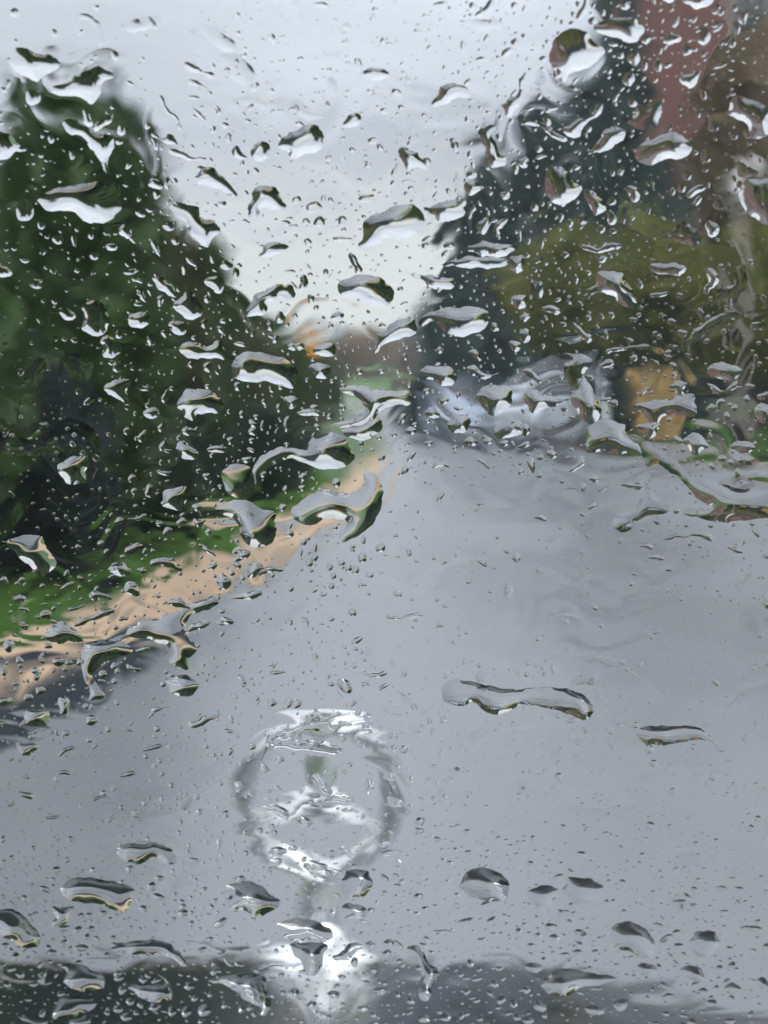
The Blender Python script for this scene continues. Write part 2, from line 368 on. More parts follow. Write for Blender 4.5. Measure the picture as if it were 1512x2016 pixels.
# ------------------------------------------------------------------ the damp air
bm = bmesh.new(); box(bm, (0, 240, 14.0), (700, 620, 30.4)); hz = bm_obj('haze', bm, mat('haze', (1,1,1)))
ht = hz.data.materials[0].node_tree; ht.nodes.clear(); hv = N(ht, 'ShaderNodeVolumePrincipled'); hv.inputs['Density'].default_value = .0007; hv.inputs['Color'].default_value = (.9,.95,1,1)
ho = N(ht, 'ShaderNodeOutputMaterial'); ht.links.new(hv.outputs[0], ho.inputs['Volume']); tag(hz, 'thin grey rain haze in the air', 'haze', kind='stuff')
# outlines of the drops, photo pixels: tile letter, then x,y in thirds of a pixel
DROPS = """
A s.16 l9 430,80 500,75 570,110 610,180 620,270 560,275 590,200 550,140 490,110 440,110
A s.16 l9 1045,530 1060,480 1110,462 1180,485 1260,545 1200,530 1130,495 1080,500
A s.16 l9 1130,200 1160,160 1230,140 1300,180 1400,250 1395,310 1330,300 1260,270 1190,190
A s.14 l9 700,140 860,90 980,110 900,180 760,190
A s.14 l9 1280,330 1400,300 1512,420 1480,520 1360,480
B s.14 l9 170,600 260,580 330,660 470,680 390,710 250,700
B s.14 l9 1180,110 1300,120 1430,110 1500,150 1380,190 1240,150
B s.16 l9 410,470 470,450 490,560 440,560
B s.14 l9 -100,560 60,570 140,600 100,650 -60,640
A 95,265 180,310 300,320 350,350 365,380 260,450 200,495 120,430 30,365 70,320
A 600,395 690,455 610,480 590,560 540,630 510,580 420,570 330,565 275,530 390,490 470,430 560,400
A 355,732 420,700 500,740 560,790 650,800 685,850 640,910 655,1035 612,1030 605,945 550,900 490,805 420,800
A 480,655 515,650 550,710 540,755 500,740
A 670,650 665,710 600,760 570,785 550,760 575,715 630,690
A -40,760 0,760 60,800 110,865 170,885 110,895 40,945 0,945 -50,940
A 180,1165 330,1110 430,1100 600,1060 700,1080 725,1180 720,1235 650,1315 500,1315 430,1240 290,1255 240,1200
A e 190,580,46,46
A e 150,1240,50,66
A 1075,400 1090,365 1150,385 1220,420 1265,430 1255,470 1200,440 1120,425
A 1120,1095 1180,1010 1220,985 1300,1010 1350,1080 1400,1130 1395,1170 1330,1130 1230,1100
A 1000,1215 1050,1205 1130,1205 1185,1225 1180,1285 1280,1320 1310,1360 1250,1410 1250,1465 1200,1450 1140,1400 1100,1330 1020,1260
A 925,562 960,570 1000,650 1055,690 1075,765 1055,765 1040,710 985,680 950,600
A 1130,600 1160,650 1220,700 1215,720 1170,690 1145,660
A 1270,612 1310,650 1300,690 1278,670
A 1385,855 1410,865 1440,920 1475,940 1400,945 1365,890
A 985,880 1060,880 1140,930 1240,938 1130,955 1040,925
A 950,820 1000,790 1035,810 1055,862 1030,855 970,845
A 885,812 915,815 945,890 915,885
A 870,1080 910,1045 960,1075 958,1122 885,1108
A 965,1050 1000,1040 998,1125 972,1115
A e 1000,1340,32,28
A 700,1345 760,1305 785,1370 760,1412 705,1395
A e 340,1410,34,30
A 620,1440 690,1435 690,1475 640,1488
A 885,1400 920,1430 962,1512 930,1512 895,1450
A e 720,768,25,36
A e 303,820,20,24
A e 427,915,18,24
A e 90,75,28,28
A e 245,1330,22,22
A e 440,1420,16,36
A e 925,1150,20,26
A e 1040,1425,22,26
A e 870,745,14,18
A e 1145,575,36,12
A e 1035,1070,16,18
A e 1460,715,22,12
A 1270,1200 1330,1180 1345,1220 1300,1225
B 330,8 400,12 462,45 400,52 345,32
B 1285,100 1340,50 1380,-10 1410,0 1402,55 1350,95 1310,107
B 605,425 680,398 760,408 818,468 700,475 620,445
B 1035,610 1080,520 1150,488 1230,510 1292,560 1270,582 1170,578 1100,622 1045,632
C 88,420 72,480 78,560 30,645 -30,690 -50,640 -82,628 -50,615 -10,565 50,545 42,470
B 510,735 545,675 590,662 628,690 600,745 555,765
B 155,805 250,765 330,732 390,742 405,870 330,900 210,950 190,890 130,865 138,820
B -35,865 60,832 102,880 60,940 20,958 -25,940
B 830,870 870,855 910,885 965,915 1032,1012 980,1005 930,985 895,1025 878,970
B 1292,770 1425,728 1375,790 1412,830 1435,900 1487,925 1470,980 1410,992 1365,950 1345,850
B 1215,1072 1300,1068 1332,1110 1300,1158 1245,1140
B e 1272,1032,30,22
B e 1470,1155,32,22
B 25,1098 70,1088 130,1108 152,1180 180,1252 90,1245 40,1215 0,1285 -45,1300 -60,1240 -30,1190 -20,1130
B e 240,1182,24,22
B e 350,1222,40,34
B e 376,1310,33,32
B e 510,1302,26,30
B e 655,1172,44,28
B 958,1230 1080,1200 1220,1172 1252,1220 1230,1282 1150,1310 1080,1302 1020,1250
B l9 635,1300 670,1272 740,1258 830,1213 930,1198 985,1250 1000,1330 940,1390 860,1420 770,1400 740,1435 650,1470 595,1455 640,1400 632,1340
B 422,1410 490,1392 592,1415 560,1428 480,1424
B 0,1512 60,1440 120,1428 180,1448 225,1465 150,1485 60,1525
B 1220,1460 1350,1428 1450,1445 1512,1435 1565,1448 1500,1502 1400,1522 1280,1502
B 1362,1232 1388,1240 1385,1300 1355,1395 1330,1392 1295,1320 1350,1295
B 1290,1198 1306,1230 1275,1268 1262,1250
B 1390,1340 1480,1275 1492,1300 1440,1358
B e 1000,1450,24,24
B e 1140,1450,30,26
B 383,560 420,588 447,648 430,642 403,602
B 1448,342 1458,290 1500,276 1555,300 1510,303 1475,342
B e 690,832,30,22
B 1148,845 1170,828 1207,850 1182,902 1158,892
B e 1332,350,32,14
B 860,1065 905,1060 955,1078 905,1075 865,1080
B e 760,655,22,24
B e 430,935,20,18
B e 660,975,18,18
B e 690,105,16,26
B e 1005,95,24,18
B e 955,190,26,20
B e 530,250,22,18
B e 305,1425,22,22
B e 295,1308,22,18
C 1000,-40 1200,-40 1190,5 1165,42 1120,56 1060,42 1005,0
C 865,-50 975,-50 962,0 920,22 880,0
C 490,130 560,106 700,103 772,138 787,190 742,262 660,242 600,207 510,202 478,170
C 212,342 240,260 300,168 440,168 472,248 552,288 532,342 432,417 330,422 322,482 288,492 240,412
C 430,-20 455,0 452,30 425,100 400,132 368,112 400,60
C e 665,30,30,28
C e 1360,90,37,43
C e 1212,50,18,24
C e 1325,165,22,38
C 1178,185 1238,138 1252,148 1200,198
C e 1130,215,40,54
C 955,160 972,100 992,92 985,130 965,166
C 1060,142 1082,95 1098,95 1080,135
C 883,228 920,205 960,190 997,212 987,247 930,272 903,262
C e 1032,298,32,34
C e 720,345,40,38
C e 640,325,22,26
C e 690,465,38,42
C e 780,390,20,30
C e 857,390,26,32
C e 575,420,15,20
C e 1300,250,20,30
C e 1235,255,16,18
C e 1080,290,16,15
C 978,475 1010,432 1060,448 1122,408 1102,470 1040,537 1028,502 1008,500
C 588,600 608,555 640,548 627,582 605,607
C 530,588 540,650 480,712 430,742 382,832 330,792 288,762 390,698 470,668
C 48,750 75,703 160,712 240,762 332,825 300,842 230,797 160,752 90,737
C 413,938 500,850 550,780 600,730 660,762 698,765 640,842 540,892 470,907 430,944
C 118,940 170,908 218,920 180,938
C 723,892 770,838 880,798 960,773 1002,808 1040,828 1077,823 1052,912 1000,937 930,932 860,962 810,987 738,947
C 193,1120 188,1010 230,973 320,998 372,1078 408,1110 402,1150 340,1192 300,1238 270,1202 213,1172
C 428,1095 500,1138 557,1230 530,1267 485,1287 468,1230 428,1160
C 553,1238 602,1248 627,1300 602,1332 563,1312
C e 585,1185,28,28
C e 340,1320,22,24
C e 525,1350,30,28
C e 415,1295,36,36
C e 285,1285,18,28
C 648,1120 690,1092 742,1108 762,1170 735,1204 708,1182 688,1142
C s.2 638,702 720,688 740,598 800,640 830,568 877,600 882,690 852,762 770,772 708,742
C 1013,1150 1080,1098 1152,1088 1142,1122 1080,1152 1038,1168
C 1078,1228 1072,1180 1110,1152 1133,1165 1102,1202
C e 1216,1212,30,32
C 1142,1350 1158,1292 1212,1318 1232,1360 1190,1408 1152,1392
C e 1142,925,26,40
C e 1310,800,26,22
C e 1186,745,34,36
C e 1095,675,18,24
C 1288,572 1350,558 1430,598 1530,640 1530,790 1440,827 1400,802 1393,740 1338,702 1256,672 1290,648
C 1333,1180 1370,1060 1430,1058 1512,1048 1570,1100 1570,1330 1512,1330 1440,1292 1378,1252
C s.25 1298,880 1312,950 1345,958 1440,988 1467,1030 1350,1052 1328,1010
C s.25 948,1340 1000,1298 1060,1318 1092,1380 1132,1410 1080,1452 1000,1452 938,1402 800,1412 930,1383
C 373,1440 440,1436 500,1468 580,1436 672,1438 600,1484 520,1494 468,1488
C 18,960 60,928 97,928 98,987 58,990
C e 20,1000,20,30
C e 640,1020,16,20
C e 592,1020,18,22
C e 175,1440,12,32
C e 270,440,22,32
C 900,1280 860,1272 920,1310 905,1290
C e 805,1240,14,26
C e 830,1080,12,26
C e 1030,1035,26,26
C e 1140,1000,20,16
C e 655,1305,14,20
C e 595,1365,20,20
C e 45,1395,12,40
C e 240,640,36,12
D -40,50 0,50 60,70 77,115 30,122 -40,120
D 108,-5 130,18 192,22 160,42 118,32
D 888,125 940,118 1040,188 1058,245 1030,242 930,197
D 1018,290 1055,250 1105,180 1172,260 1207,340 1190,362 1130,382 1058,337
D 768,130 830,136 852,160 820,160
D 798,190 850,178 842,210 877,280 850,278 820,230
D e 825,283,30,14
D 918,265 938,228 977,240 962,290 940,302
D 1193,150 1250,115 1338,138 1325,192 1290,222 1240,192
D e 1340,55,32,28
D e 1395,100,20,32
D 1093,8 1120,10 1172,62 1140,62 1100,32
D e 1225,255,20,26
D 483,290 540,255 632,298 658,380 640,432 585,472 520,462 478,420 490,360
D 588,490 660,468 722,520 717,587 660,597 603,592 598,530
D 338,325 400,298 452,350 442,377 390,377 355,350
D 758,400 768,340 830,322 897,350 882,400 800,442
D 988,395 1060,378 1112,410 1097,467 1040,457 1000,442
D 1268,408 1310,416 1342,477 1300,458
D e 1205,400,22,26
D e 890,495,24,32
D 1048,562 1080,520 1140,500 1220,535 1300,490 1325,540 1342,620 1290,612 1220,592 1140,612 1080,592
D 1373,516 1410,500 1452,520 1447,542 1400,527
D 1363,640 1400,583 1500,560 1640,588 1740,640 1768,720 1735,787 1680,772 1600,742 1450,748 1368,702
D 618,755 680,738 787,718 782,760 740,790 772,862 720,852 650,832 616,800
D 1038,870 1080,798 1160,783 1270,793 1284,830 1334,880 1300,922 1200,937 1158,930 1157,977 1123,967 1090,932 1048,902
D 843,910 930,888 947,930 900,962 858,962
D e 850,780,54,14
D 328,1235 400,1188 500,1172 532,1220 500,1300 522,1340 480,1352 430,1352 368,1312
D 948,1450 968,1388 1060,1362 1110,1357 1133,1400 1095,1440 1095,1502 1000,1498 958,1482
D 913,1265 990,1268 1008,1300 950,1294
D e 1230,660,25,32
D e 1405,770,20,27
D e 975,840,20,27
D e 690,660,30,22
D e 1130,640,18,20
D e 750,1035,19,22
D e 840,1070,25,30
D e 1490,1035,22,24
D e 785,1315,24,28
D e 885,1388,30,40
D e 795,1390,20,20
D e 1220,1300,22,18
D 1418,1200 1480,1176 1494,1210 1440,1228
D s.14 l9 -30,1040 80,1030 160,1090 230,1010 300,950 450,950 580,1040 600,1150 570,1260 540,1360 560,1200 460,1170 330,1160 200,1180 60,1180 -30,1150
D s.18 170,640 250,600 290,650 240,760 180,770 130,720
D s.18 400,560 520,600 560,680 520,750 440,740 390,680 350,600
D e 215,165,44,30
D e 1360,1090,20,22
D e 125,685,18,20
D e 440,495,18,18
D e 660,630,20,16
D e 1115,1035,40,24
D e 1280,1140,60,20
D e 1430,935,16,22
D 1050,1100 1100,1090 1180,1170 1150,1210 1080,1200 1040,1150
D s.2 l9 1300,1280 1360,1230 1470,1230 1512,1300 1500,1380 1420,1440 1330,1400
E 478,155 540,128 600,108 720,118 782,158 823,210 802,282 720,312 640,282 540,237 488,225
E -60,345 -30,270 0,213 60,198 170,157 232,188 248,240 190,262 130,245 60,270 82,332 0,362
E 528,-30 560,-20 605,20 634,90 590,112 568,50
E 1038,60 1180,22 1300,-5 1475,8 1484,50 1400,78 1300,73 1180,58
E 798,78 830,72 950,100 1040,116 1100,136 1180,136 1190,178 1130,203 1050,192 1000,152 930,122
E 955,388 1008,335 1120,303 1200,308 1290,289 1368,323 1381,375 1347,437 1250,475 1150,471 1092,432 1048,380 1000,402 962,415
E 716,462 810,388 900,367 950,383 968,450 880,478 790,502 712,573 686,562 730,500
E 958,660 1040,642 1140,657 1193,700 1172,767 1120,778 1058,737 978,702
E 1238,650 1290,632 1312,678 1380,706 1455,682 1370,729 1300,713 1248,692
E 1248,570 1290,542 1322,578 1334,622 1280,602
E 1282,820 1350,768 1480,762 1526,800 1515,872 1440,933 1388,943 1338,902
E 1122,970 1190,917 1263,960 1263,1022 1210,1058 1148,1032
E 1392,1030 1450,978 1512,967 1594,1000 1573,1052 1500,1078 1418,1072
E 1228,1080 1280,1062 1313,1100 1280,1128 1233,1112
E e 1370,1095,28,23
E e 1465,1105,26,18
E 988,920 1040,887 1093,930 1072,958 1008,952
E 985,1092 1055,1092 1020,1133
E e 915,1030,28,22
E e 1115,855,25,22
E e 1085,555,17,20
E e 960,545,18,18
E e 1195,820,13,20
E e 880,595,13,22
E l7 476,775 600,760 720,792 860,797 918,797 918,884 820,880 745,905 695,960 640,1002 560,1022 500,1012 415,1004 500,982 600,948 655,910 635,862 580,825 500,802
E 500,1012 640,1004 690,945 752,950 748,1032 692,1067 600,1093 538,1067 498,1042
E l7 308,1090 400,1048 490,1042 532,1080 562,1140 584,1190 542,1243 450,1265 380,1258 270,1213 190,1192 80,1242 20,1290 52,1330 0,1373 -25,1300 0,1198 100,1137 180,1127 300,1150
E 345,530 400,508 460,513 478,560 440,603 370,592 338,560
E 298,650 380,628 442,648 448,702 400,728 328,702
E e 145,365,28,37
E e 80,415,18,26
E e 215,535,30,24
E 148,840 220,822 264,850 227,904 188,892
E e 135,900,18,27
E e 185,1000,20,46
E e 40,1000,14,36
E 233,920 300,906 370,896 388,940 320,943 258,943
E 428,372 478,322 528,343 512,372 460,378
E 248,190 268,108 308,118 308,180 280,204
E e 325,250,22,22
E e 355,305,15,18
E e 745,410,20,18
E e 475,1340,25,25
E e 275,1305,20,23
E e 175,1380,17,20
E e 270,1370,19,18
E e 160,1485,22,22
E 838,285 890,263 904,275 870,294
E s.3 l8 228,1460 420,1362 500,1408 640,1380 628,1243 710,1288 752,1370 747,1480 702,1560 640,1640 500,1700 480,1640 560,1570 420,1535 330,1600 290,1590 200,1540
G l6 1268,-30 1350,-62 1440,-78 1540,-22 1642,0 1612,60 1642,120 1600,202 1480,208 1428,160 1398,60 1368,22 1278,12
E 1028,1242 1080,1212 1142,1228 1148,1258 1090,1237 1048,1254
E 1268,1183 1320,1187 1362,1218 1388,1262 1350,1244 1310,1208
E s.12 1180,1230 1220,1240 1240,1262 1190,1245
E e 490,1,1,1
E e 545,75,1,1
E e 200,92,34,12
E e 410,95,16,20
F 478,120 540,87 630,82 673,130 683,180 733,230 743,290 710,324 658,302 618,250 560,212 480,226 420,288 407,262 470,200 378,238 398,198 470,183 520,160
F 798,70 850,38 950,38 1043,65 1002,103 960,123 900,108 838,97
F -30,20 40,-10 82,-5 72,72 40,98 -20,92
F 498,30 530,-5 568,8 546,43
F -10,240 60,222 108,270 60,314 5,302
F 43,355 85,332 113,360 80,393 48,372
F 173,310 220,276 293,325 270,353 198,332
F e 75,470,33,40
F -20,500 40,497 58,540 30,568 -10,557
F 343,383 380,396 430,448 473,468 462,513 430,513 398,472 358,422
F 318,235 350,228 348,270 357,292 328,282
F 808,228 850,217 953,202 920,228 860,248 818,248
F 556,560 610,538 700,531 800,512 813,545 700,554 610,564 556,582
F 498,650 560,607 600,617 613,645 540,663
F 273,575 370,567 460,597 483,640 433,670 433,720 473,780 503,850 543,920 503,972 460,1003 398,942 358,882 342,830 376,790 327,740 297,690 308,640 348,620 338,600
F 67,790 120,782 180,816 270,846 360,838 280,884 200,894 118,934 77,872
F 62,670 100,657 152,698 178,752 140,744 78,702
F l6 437,1020 500,967 570,966 640,982 673,1000 673,1050 703,1098 763,1118 774,1184 720,1164 600,1164 480,1154 436,1174 447,1100
F 717,1010 780,988 870,982 884,1000 852,1052 800,1094 777,1082 788,1032 738,1032
F 702,890 760,867 830,857 900,836 960,836 1050,806 1084,830 1078,870 1109,885 1082,954 970,934 890,954 830,1014 812,990 797,932 738,912
F 917,770 960,737 1064,755 1013,782 1013,832 978,822 967,792
F 747,820 788,778 853,767 782,802 758,838
F 1077,657 1120,676 1200,637 1260,627 1333,651 1389,678 1290,734 1240,724 1148,703
F 1137,748 1200,768 1260,796 1280,767 1363,717 1302,802 1230,828 1188,802
F s.34 l7 757,1100 830,1098 932,1178 1042,1278 1180,1326 1300,1366 1512,1386 1570,1396 1570,1530 1400,1562 1230,1574 1060,1542 960,1502 1180,1480 1150,1474 1088,1422 988,1312 918,1262 850,1217 788,1262 768,1180
F s.3 778,1270 830,1298 820,1400 900,1448 942,1500 900,1524 740,1544 692,1632 608,1634 588,1528 700,1508 758,1450 748,1350
F 628,1350 700,1332 773,1348 768,1384 700,1373
F 997,1100 1050,1037 1110,1057 1179,1120 1120,1154 1078,1184 1048,1132
F 1277,1130 1350,1082 1443,1108 1434,1152 1340,1164
F 332,1272 378,1230 398,1166 443,1220 402,1254 350,1279
F 77,1200 110,1182 143,1230 127,1294 108,1260
F 447,1310 490,1287 524,1310 480,1348
F 192,1170 230,1132 273,1180 252,1204
F 502,1382 580,1342 562,1372 520,1394
F 447,1482 490,1447 503,1480 460,1504
F 507,857 570,827 598,845 560,862
F e 605,870,21,23
F e 310,900,23,21
F e 75,1025,30,35
F e 8,1012,24,34
F 1207,850 1240,837 1264,860 1232,882 1220,924 1208,880
F e 1312,895,23,22
F e 1268,945,20,25
F e 1240,1195,23,22
F e 1290,1215,19,25
F e 780,610,17,18
F e 1405,1030,15,17
F e 1405,770,28,17
F e 1385,845,20,25
F 1417,920 1460,877 1512,867 1550,930 1512,994 1438,962
F 1437,820 1520,797 1520,832 1460,854
F s.24 876,540 920,596 1000,536 1100,418 1200,346 1300,326 1484,326 1484,352 1300,369 1200,414 1080,504 960,604 920,624 866,560
F s.2 1287,60 1389,42 1384,180 1333,262 1290,304 1247,242 1148,202 1260,188 1330,158
F s.2 e 148,205,40,46
F e 1250,445,20,14
F e 940,385,30,18
F e 1005,455,34,20
F e 555,465,14,32
F e 720,375,26,14
F s.2 1250,470 1290,420 1350,420 1360,520 1330,590 1270,570 1240,520
F s.2 1380,400 1480,380 1512,440 1430,450
F e 375,140,16,26
F e 585,350,20,18
F e 450,365,16,18
F e 870,480,14,20
F 1130,60 1200,80 1240,140 1180,180 1150,240 1120,200 1170,130
F e 1170,1065,14,24
F e 420,1362,16,22
F 330,1365 385,1360 350,1380 310,1375
F s.12 1330,1200 1370,1165 1440,1200 1420,1240 1350,1225
G 28,175 110,143 190,127 247,138 264,190 304,260 354,305 270,374 238,389 176,312 138,298 78,232
G 728,208 790,182 869,205 780,248 745,270 735,310 779,370 720,384 626,352 638,328 720,298 742,260
G s.3 878,332 898,268 990,266 1060,306 1084,362 1000,334 940,302
G 733,440 760,398 812,418 833,480 790,504 743,482
G 517,500 560,457 640,487 668,522 600,504 560,534
G 257,730 290,677 340,652 400,652 432,687 492,727 504,773 430,759 360,774 268,764
G l7 477,810 520,767 620,751 740,771 794,810 750,844 640,884 562,924 544,970 594,1048 629,1075 602,1104 516,1119 538,1070 497,982 477,900
G l7 737,712 820,637 900,637 1020,597 1100,557 1153,580 1094,640 1104,700 1164,790 1154,832 1104,872 1114,944 1058,924 986,893 1016,830 987,782 920,774 878,748 757,738
G 947,542 1040,502 1100,536 1140,537 1240,497 1309,530 1240,574 1170,604 1090,562 968,549
G 427,672 470,637 560,606 620,567 684,575 640,614 540,644 468,674
G 73,510 110,482 153,500 153,532 100,538
G 103,570 150,552 183,592 140,588
G e 265,605,35,27
G 1037,50 1080,27 1114,60 1058,84
G 1137,33 1180,48 1223,43 1192,82 1160,98
G e 990,115,28,27
G 747,40 800,32 863,12 832,48 780,54
G e 640,115,18,19
G e 1230,115,17,19
G e 940,70,19,17
G 1402,250 1440,217 1484,235 1472,273 1418,279
G 1367,300 1400,282 1433,325 1398,339
G e 1385,235,17,17
G e 1370,360,19,19
G 1217,322 1270,287 1293,320 1250,348
G 1267,402 1300,362 1350,377 1374,410 1332,464 1278,463 1298,430
G 1447,330 1512,287 1564,320 1532,383 1463,389
G 1500,380 1560,328 1660,317 1684,352 1580,354 1512,384
G 1340,505 1440,478 1520,458 1550,475 1512,520 1400,514
G 1287,632 1330,617 1389,640 1372,668 1308,653
G 1097,692 1150,651 1254,636 1222,684 1160,694 1108,719
G 17,770 50,747 104,790 60,829 28,824
G e 285,790,25,19
G -10,900 50,907 53,952 8,974
G 177,925 230,917 253,950 220,969 188,952
G e 235,1055,28,25
G e 165,1095,28,21
G e 345,885,42,22
G e 405,890,21,17
G e 675,910,23,21
G e 605,955,24,23
G e 680,1000,18,19
G -20,1090 83,1097 73,1138 -20,1144
G 342,1110 375,1077 414,1095 404,1190 358,1204 348,1150
G 132,1190 200,1147 280,1167 299,1225 260,1269 162,1268
G -20,1235 53,1238 40,1260 -20,1279
G 497,1222 540,1186 584,1230 560,1264 507,1252
G 87,1350 140,1367 220,1367 234,1400 140,1454 117,1412
G 977,1000 1030,957 1110,957 1169,1010 1163,1062 1110,1094 1048,1094 997,1052
G 872,1192 920,1151 1024,1142 930,1174 900,1214
G 1097,1252 1160,1227 1220,1196 1324,1192 1230,1244 1200,1259 1138,1279
G 822,1402 900,1381 1014,1352 920,1404 833,1414
G 337,1432 400,1381 464,1377 380,1424 350,1449
G 522,1418 560,1375 606,1332 565,1395
G 762,937 737,888 780,906 834,922 822,949
G 797,812 880,787 884,822 808,829
G e 390,1305,24,15
G e 540,1150,12,18
G e 640,1280,19,21
G e 1310,585,21,15
G e 95,1015,22,14
G e 305,285,1,1
G 400,570 440,560 520,545 480,570 410,590
G 350,450 430,400 450,420 380,465
G 1170,180 1250,220 1285,270 1230,245 1180,210
G e 1365,1220,20,26
G e 130,400,20,14
G e 800,250,1,1
G 885,500 930,488 965,502 925,510
G 690,620 755,620 755,640 700,645
G e 120,905,14,18
G e 250,845,10,20
G e 850,20,20,10
H e 195,125,25,21
H e 280,175,19,19
H e 735,210,27,27
H e 627,268,27,27
H e 505,300,19,19
H e 545,325,23,21
H e 590,340,20,25
H e 315,300,21,23
H e 435,325,17,20
H e 350,205,12,29
H e 265,235,10,26
H e 635,160,12,27
H e 445,435,15,20
H e 570,225,13,13
H e 455,375,15,19
H e 825,140,13,13
H e 97,375,12,16
H e 500,395,10,14
H e 385,480,10,20
H e 745,360,11,9
H 592,437 630,412 663,437 620,444
H 557,772 590,736 644,731 622,758 580,789
H s.6 l2.1 1087,1105 1108,1003 1220,982 1400,1037 1560,1047 1800,1027 1954,1088 2004,1160 1962,1234 1850,1198 1720,1153 1570,1133 1512,1168 1440,1194 1350,1189 1290,1113 1210,1148 1138,1134
H 467,990 540,982 579,1050 550,1069 498,1064
H 557,947 700,957 784,936 762,978 640,974
H 607,1017 650,1001 684,1027 640,1029
H 722,1048 750,1011 804,1011 740,1054
H 552,1148 590,1097 594,1127 570,1149
H e 240,1130,28,27
H s.16 857,1080 910,1067 943,1088 903,1113 903,1154 858,1132
H s.16 747,1150 820,1196 884,1186 862,1219 800,1209 758,1172
H 57,967 120,931 189,945 120,959
H s.14 e 800,1400,32,30
H s.2 e 590,1330,11,11
H s.14 e 1335,970,28,34
H e 1340,1040,30,16
H s.16 e 1490,460,30,50
H s.16 e 1000,1185,13,14
H s.16 e 735,1280,14,20
H s.14 e 660,1215,24,28
H s.14 e 645,1275,24,20
H s.16 e 950,1310,34,20
H s.12 1242,1322 1300,1281 1400,1286 1414,1332 1330,1359 1268,1374
H s.16 e 660,820,14,30
H 1282,262 1320,276 1384,325 1350,324 1310,294
H s.14 l9 62,1310 140,1297 250,1266 340,1206 270,1214 340,1186 350,1150 390,1198 430,1218 490,1184 515,1200 432,1242 464,1280 440,1304 380,1294 300,1293 190,1294 110,1344 60,1404 20,1494 60,1380
H s.13 77,1342 170,1326 300,1346 470,1366 524,1410 450,1444 300,1444 178,1424 88,1404
H e 1440,230,1,1
H 1446,222 1490,225 1512,250 1480,245
H 740,600 860,620 910,595 1030,605 900,630 800,635
H s.2 1000,700 1080,670 1140,655 1090,690 1030,705
H e 875,950,14,24
I 117,30 160,9 209,30 204,54 150,44
I e 25,265,23,32
I 732,207 790,181 844,200 834,224 790,209
I 787,262 850,246 904,270 884,289 828,279
I 877,162 960,127 1050,127 1110,106 1164,117 1194,182 1150,164 1090,144 1018,149 930,159
I 1267,193 1310,201 1374,230 1352,249 1288,229
I 1457,265 1512,236 1540,250 1512,279
I 1477,480 1512,466 1550,560 1500,584 1478,530
I 1147,963 1190,966 1234,1010 1217,1039 1178,1002
I s.2 1257,1162 1308,1090 1348,1037 1394,1058 1394,1114 1350,1074 1290,1144
I s.5 l2.4 712,1298 760,1270 900,1260 1060,1262 1130,1285 1194,1336 1260,1424 1200,1394 1140,1344 1060,1344 980,1364 870,1384 828,1362 805,1394 768,1352
I s.1 347,980 440,946 544,921 514,980 503,1022 358,1029
I s.1 387,860 450,836 600,841 639,880 602,924 500,894 408,889
I s.14 e 500,1085,18,22
I s.14 e 645,1030,12,26
I s.14 e 560,1090,12,26
I s.12 e 620,1220,28,34
I s.12 e 395,1355,26,20
I s.12 e 430,1290,24,24
I s.12 e 490,1335,16,28
I s.12 e 575,1360,22,28
I s.12 e 260,1440,34,26
I s.14 e 720,1165,10,26
I s.14 e 1040,1395,14,24
I s.14 e 795,1450,12,26
I s.12 e 870,1430,18,40
I s.14 e 540,1450,14,26
I s.14 e 630,1460,10,18
I s.14 e 705,1105,12,26
I s.12 e 380,1450,26,22
I s.14 e 1090,1435,12,20
I e 1050,185,14,17
I e 640,170,14,19
I e 1420,65,15,17
I e 1030,75,15,15
I s.14 e 730,1370,18,24
I s.14 e 970,1440,18,16
I s.12 1307,432 1380,387 1434,336 1404,412 1330,454
I s.12 1227,622 1300,587 1414,592 1330,614
I s.13 180,660 260,600 380,605 425,650 380,640 280,615
J s.42 716,455 760,440 860,448 900,441 994,463 1044,505 1034,562 980,574 940,534 900,527 820,569 743,554 676,512 698,480
J s.45 371,680 430,646 560,646 700,676 794,713 804,747 750,854 680,844 600,804 448,794 346,742
J s.5 -60,840 60,831 130,856 194,928 249,1010 232,1054 170,1069 128,1052 60,1014 -20,989 -60,900
J 292,808 370,826 414,848 414,902 350,944 306,932 328,880
J s.45 1317,700 1380,676 1480,666 1560,696 1600,756 1674,790 1620,844 1512,884 1440,832 1370,844 1338,800 1368,740
J 637,1077 720,1026 850,1011 980,1021 1062,1078 1109,1162 1080,1174 1000,1114 900,1094 758,1104
J 327,1167 420,1146 520,1176 612,1218 624,1282 540,1324 428,1314 367,1242 408,1200
J 217,1210 289,1197 260,1244 238,1244
J s.2 887,745 940,736 984,770 930,794
J s.45 306,1430 350,1366 430,1346 540,1361 579,1400 520,1444 400,1474 296,1484
J 736,1290 850,1271 1000,1271 1024,1330 1002,1384 850,1374 798,1332
J 1177,1250 1290,1236 1360,1226 1500,1211 1560,1216 1584,1340 1560,1404 1512,1404 1400,1334 1328,1272
J s.2 e 1295,435,17,38
J s.2 e 1220,435,18,19
J s.2 e 1410,110,25,33
J s.2 e 1080,215,43,35
J s.18 e 775,335,19,17
J s.18 e 1160,165,19,23
J e 1300,90,15,19
J e 480,1060,42,18
J e 460,955,25,24
J e 515,1000,18,19
J e 525,870,19,18
J e 480,870,21,18
J e 610,855,22,17
J e 95,1110,21,24
J e 310,1090,31,20
J e 1205,1430,38,35
J e 1100,1440,28,29
J e 1150,1360,19,20
J e 770,1380,24,21
J e 700,1240,28,19
J e 845,1250,22,21
J e 1120,1290,27,24
J e 700,1420,30,25
J e 750,1465,36,23
J e 910,1410,28,27
J e 1015,1435,24,31
J e 1325,1395,17,20
J e 630,1445,15,16
J e 805,1445,17,17
J e 1240,1335,15,17
J e 120,1220,24,21
J e 845,830,25,20
J 72,145 190,141 204,180 170,186 128,164
J 327,20 400,6 424,42 350,39
J 672,40 740,31 834,1 782,49 700,54
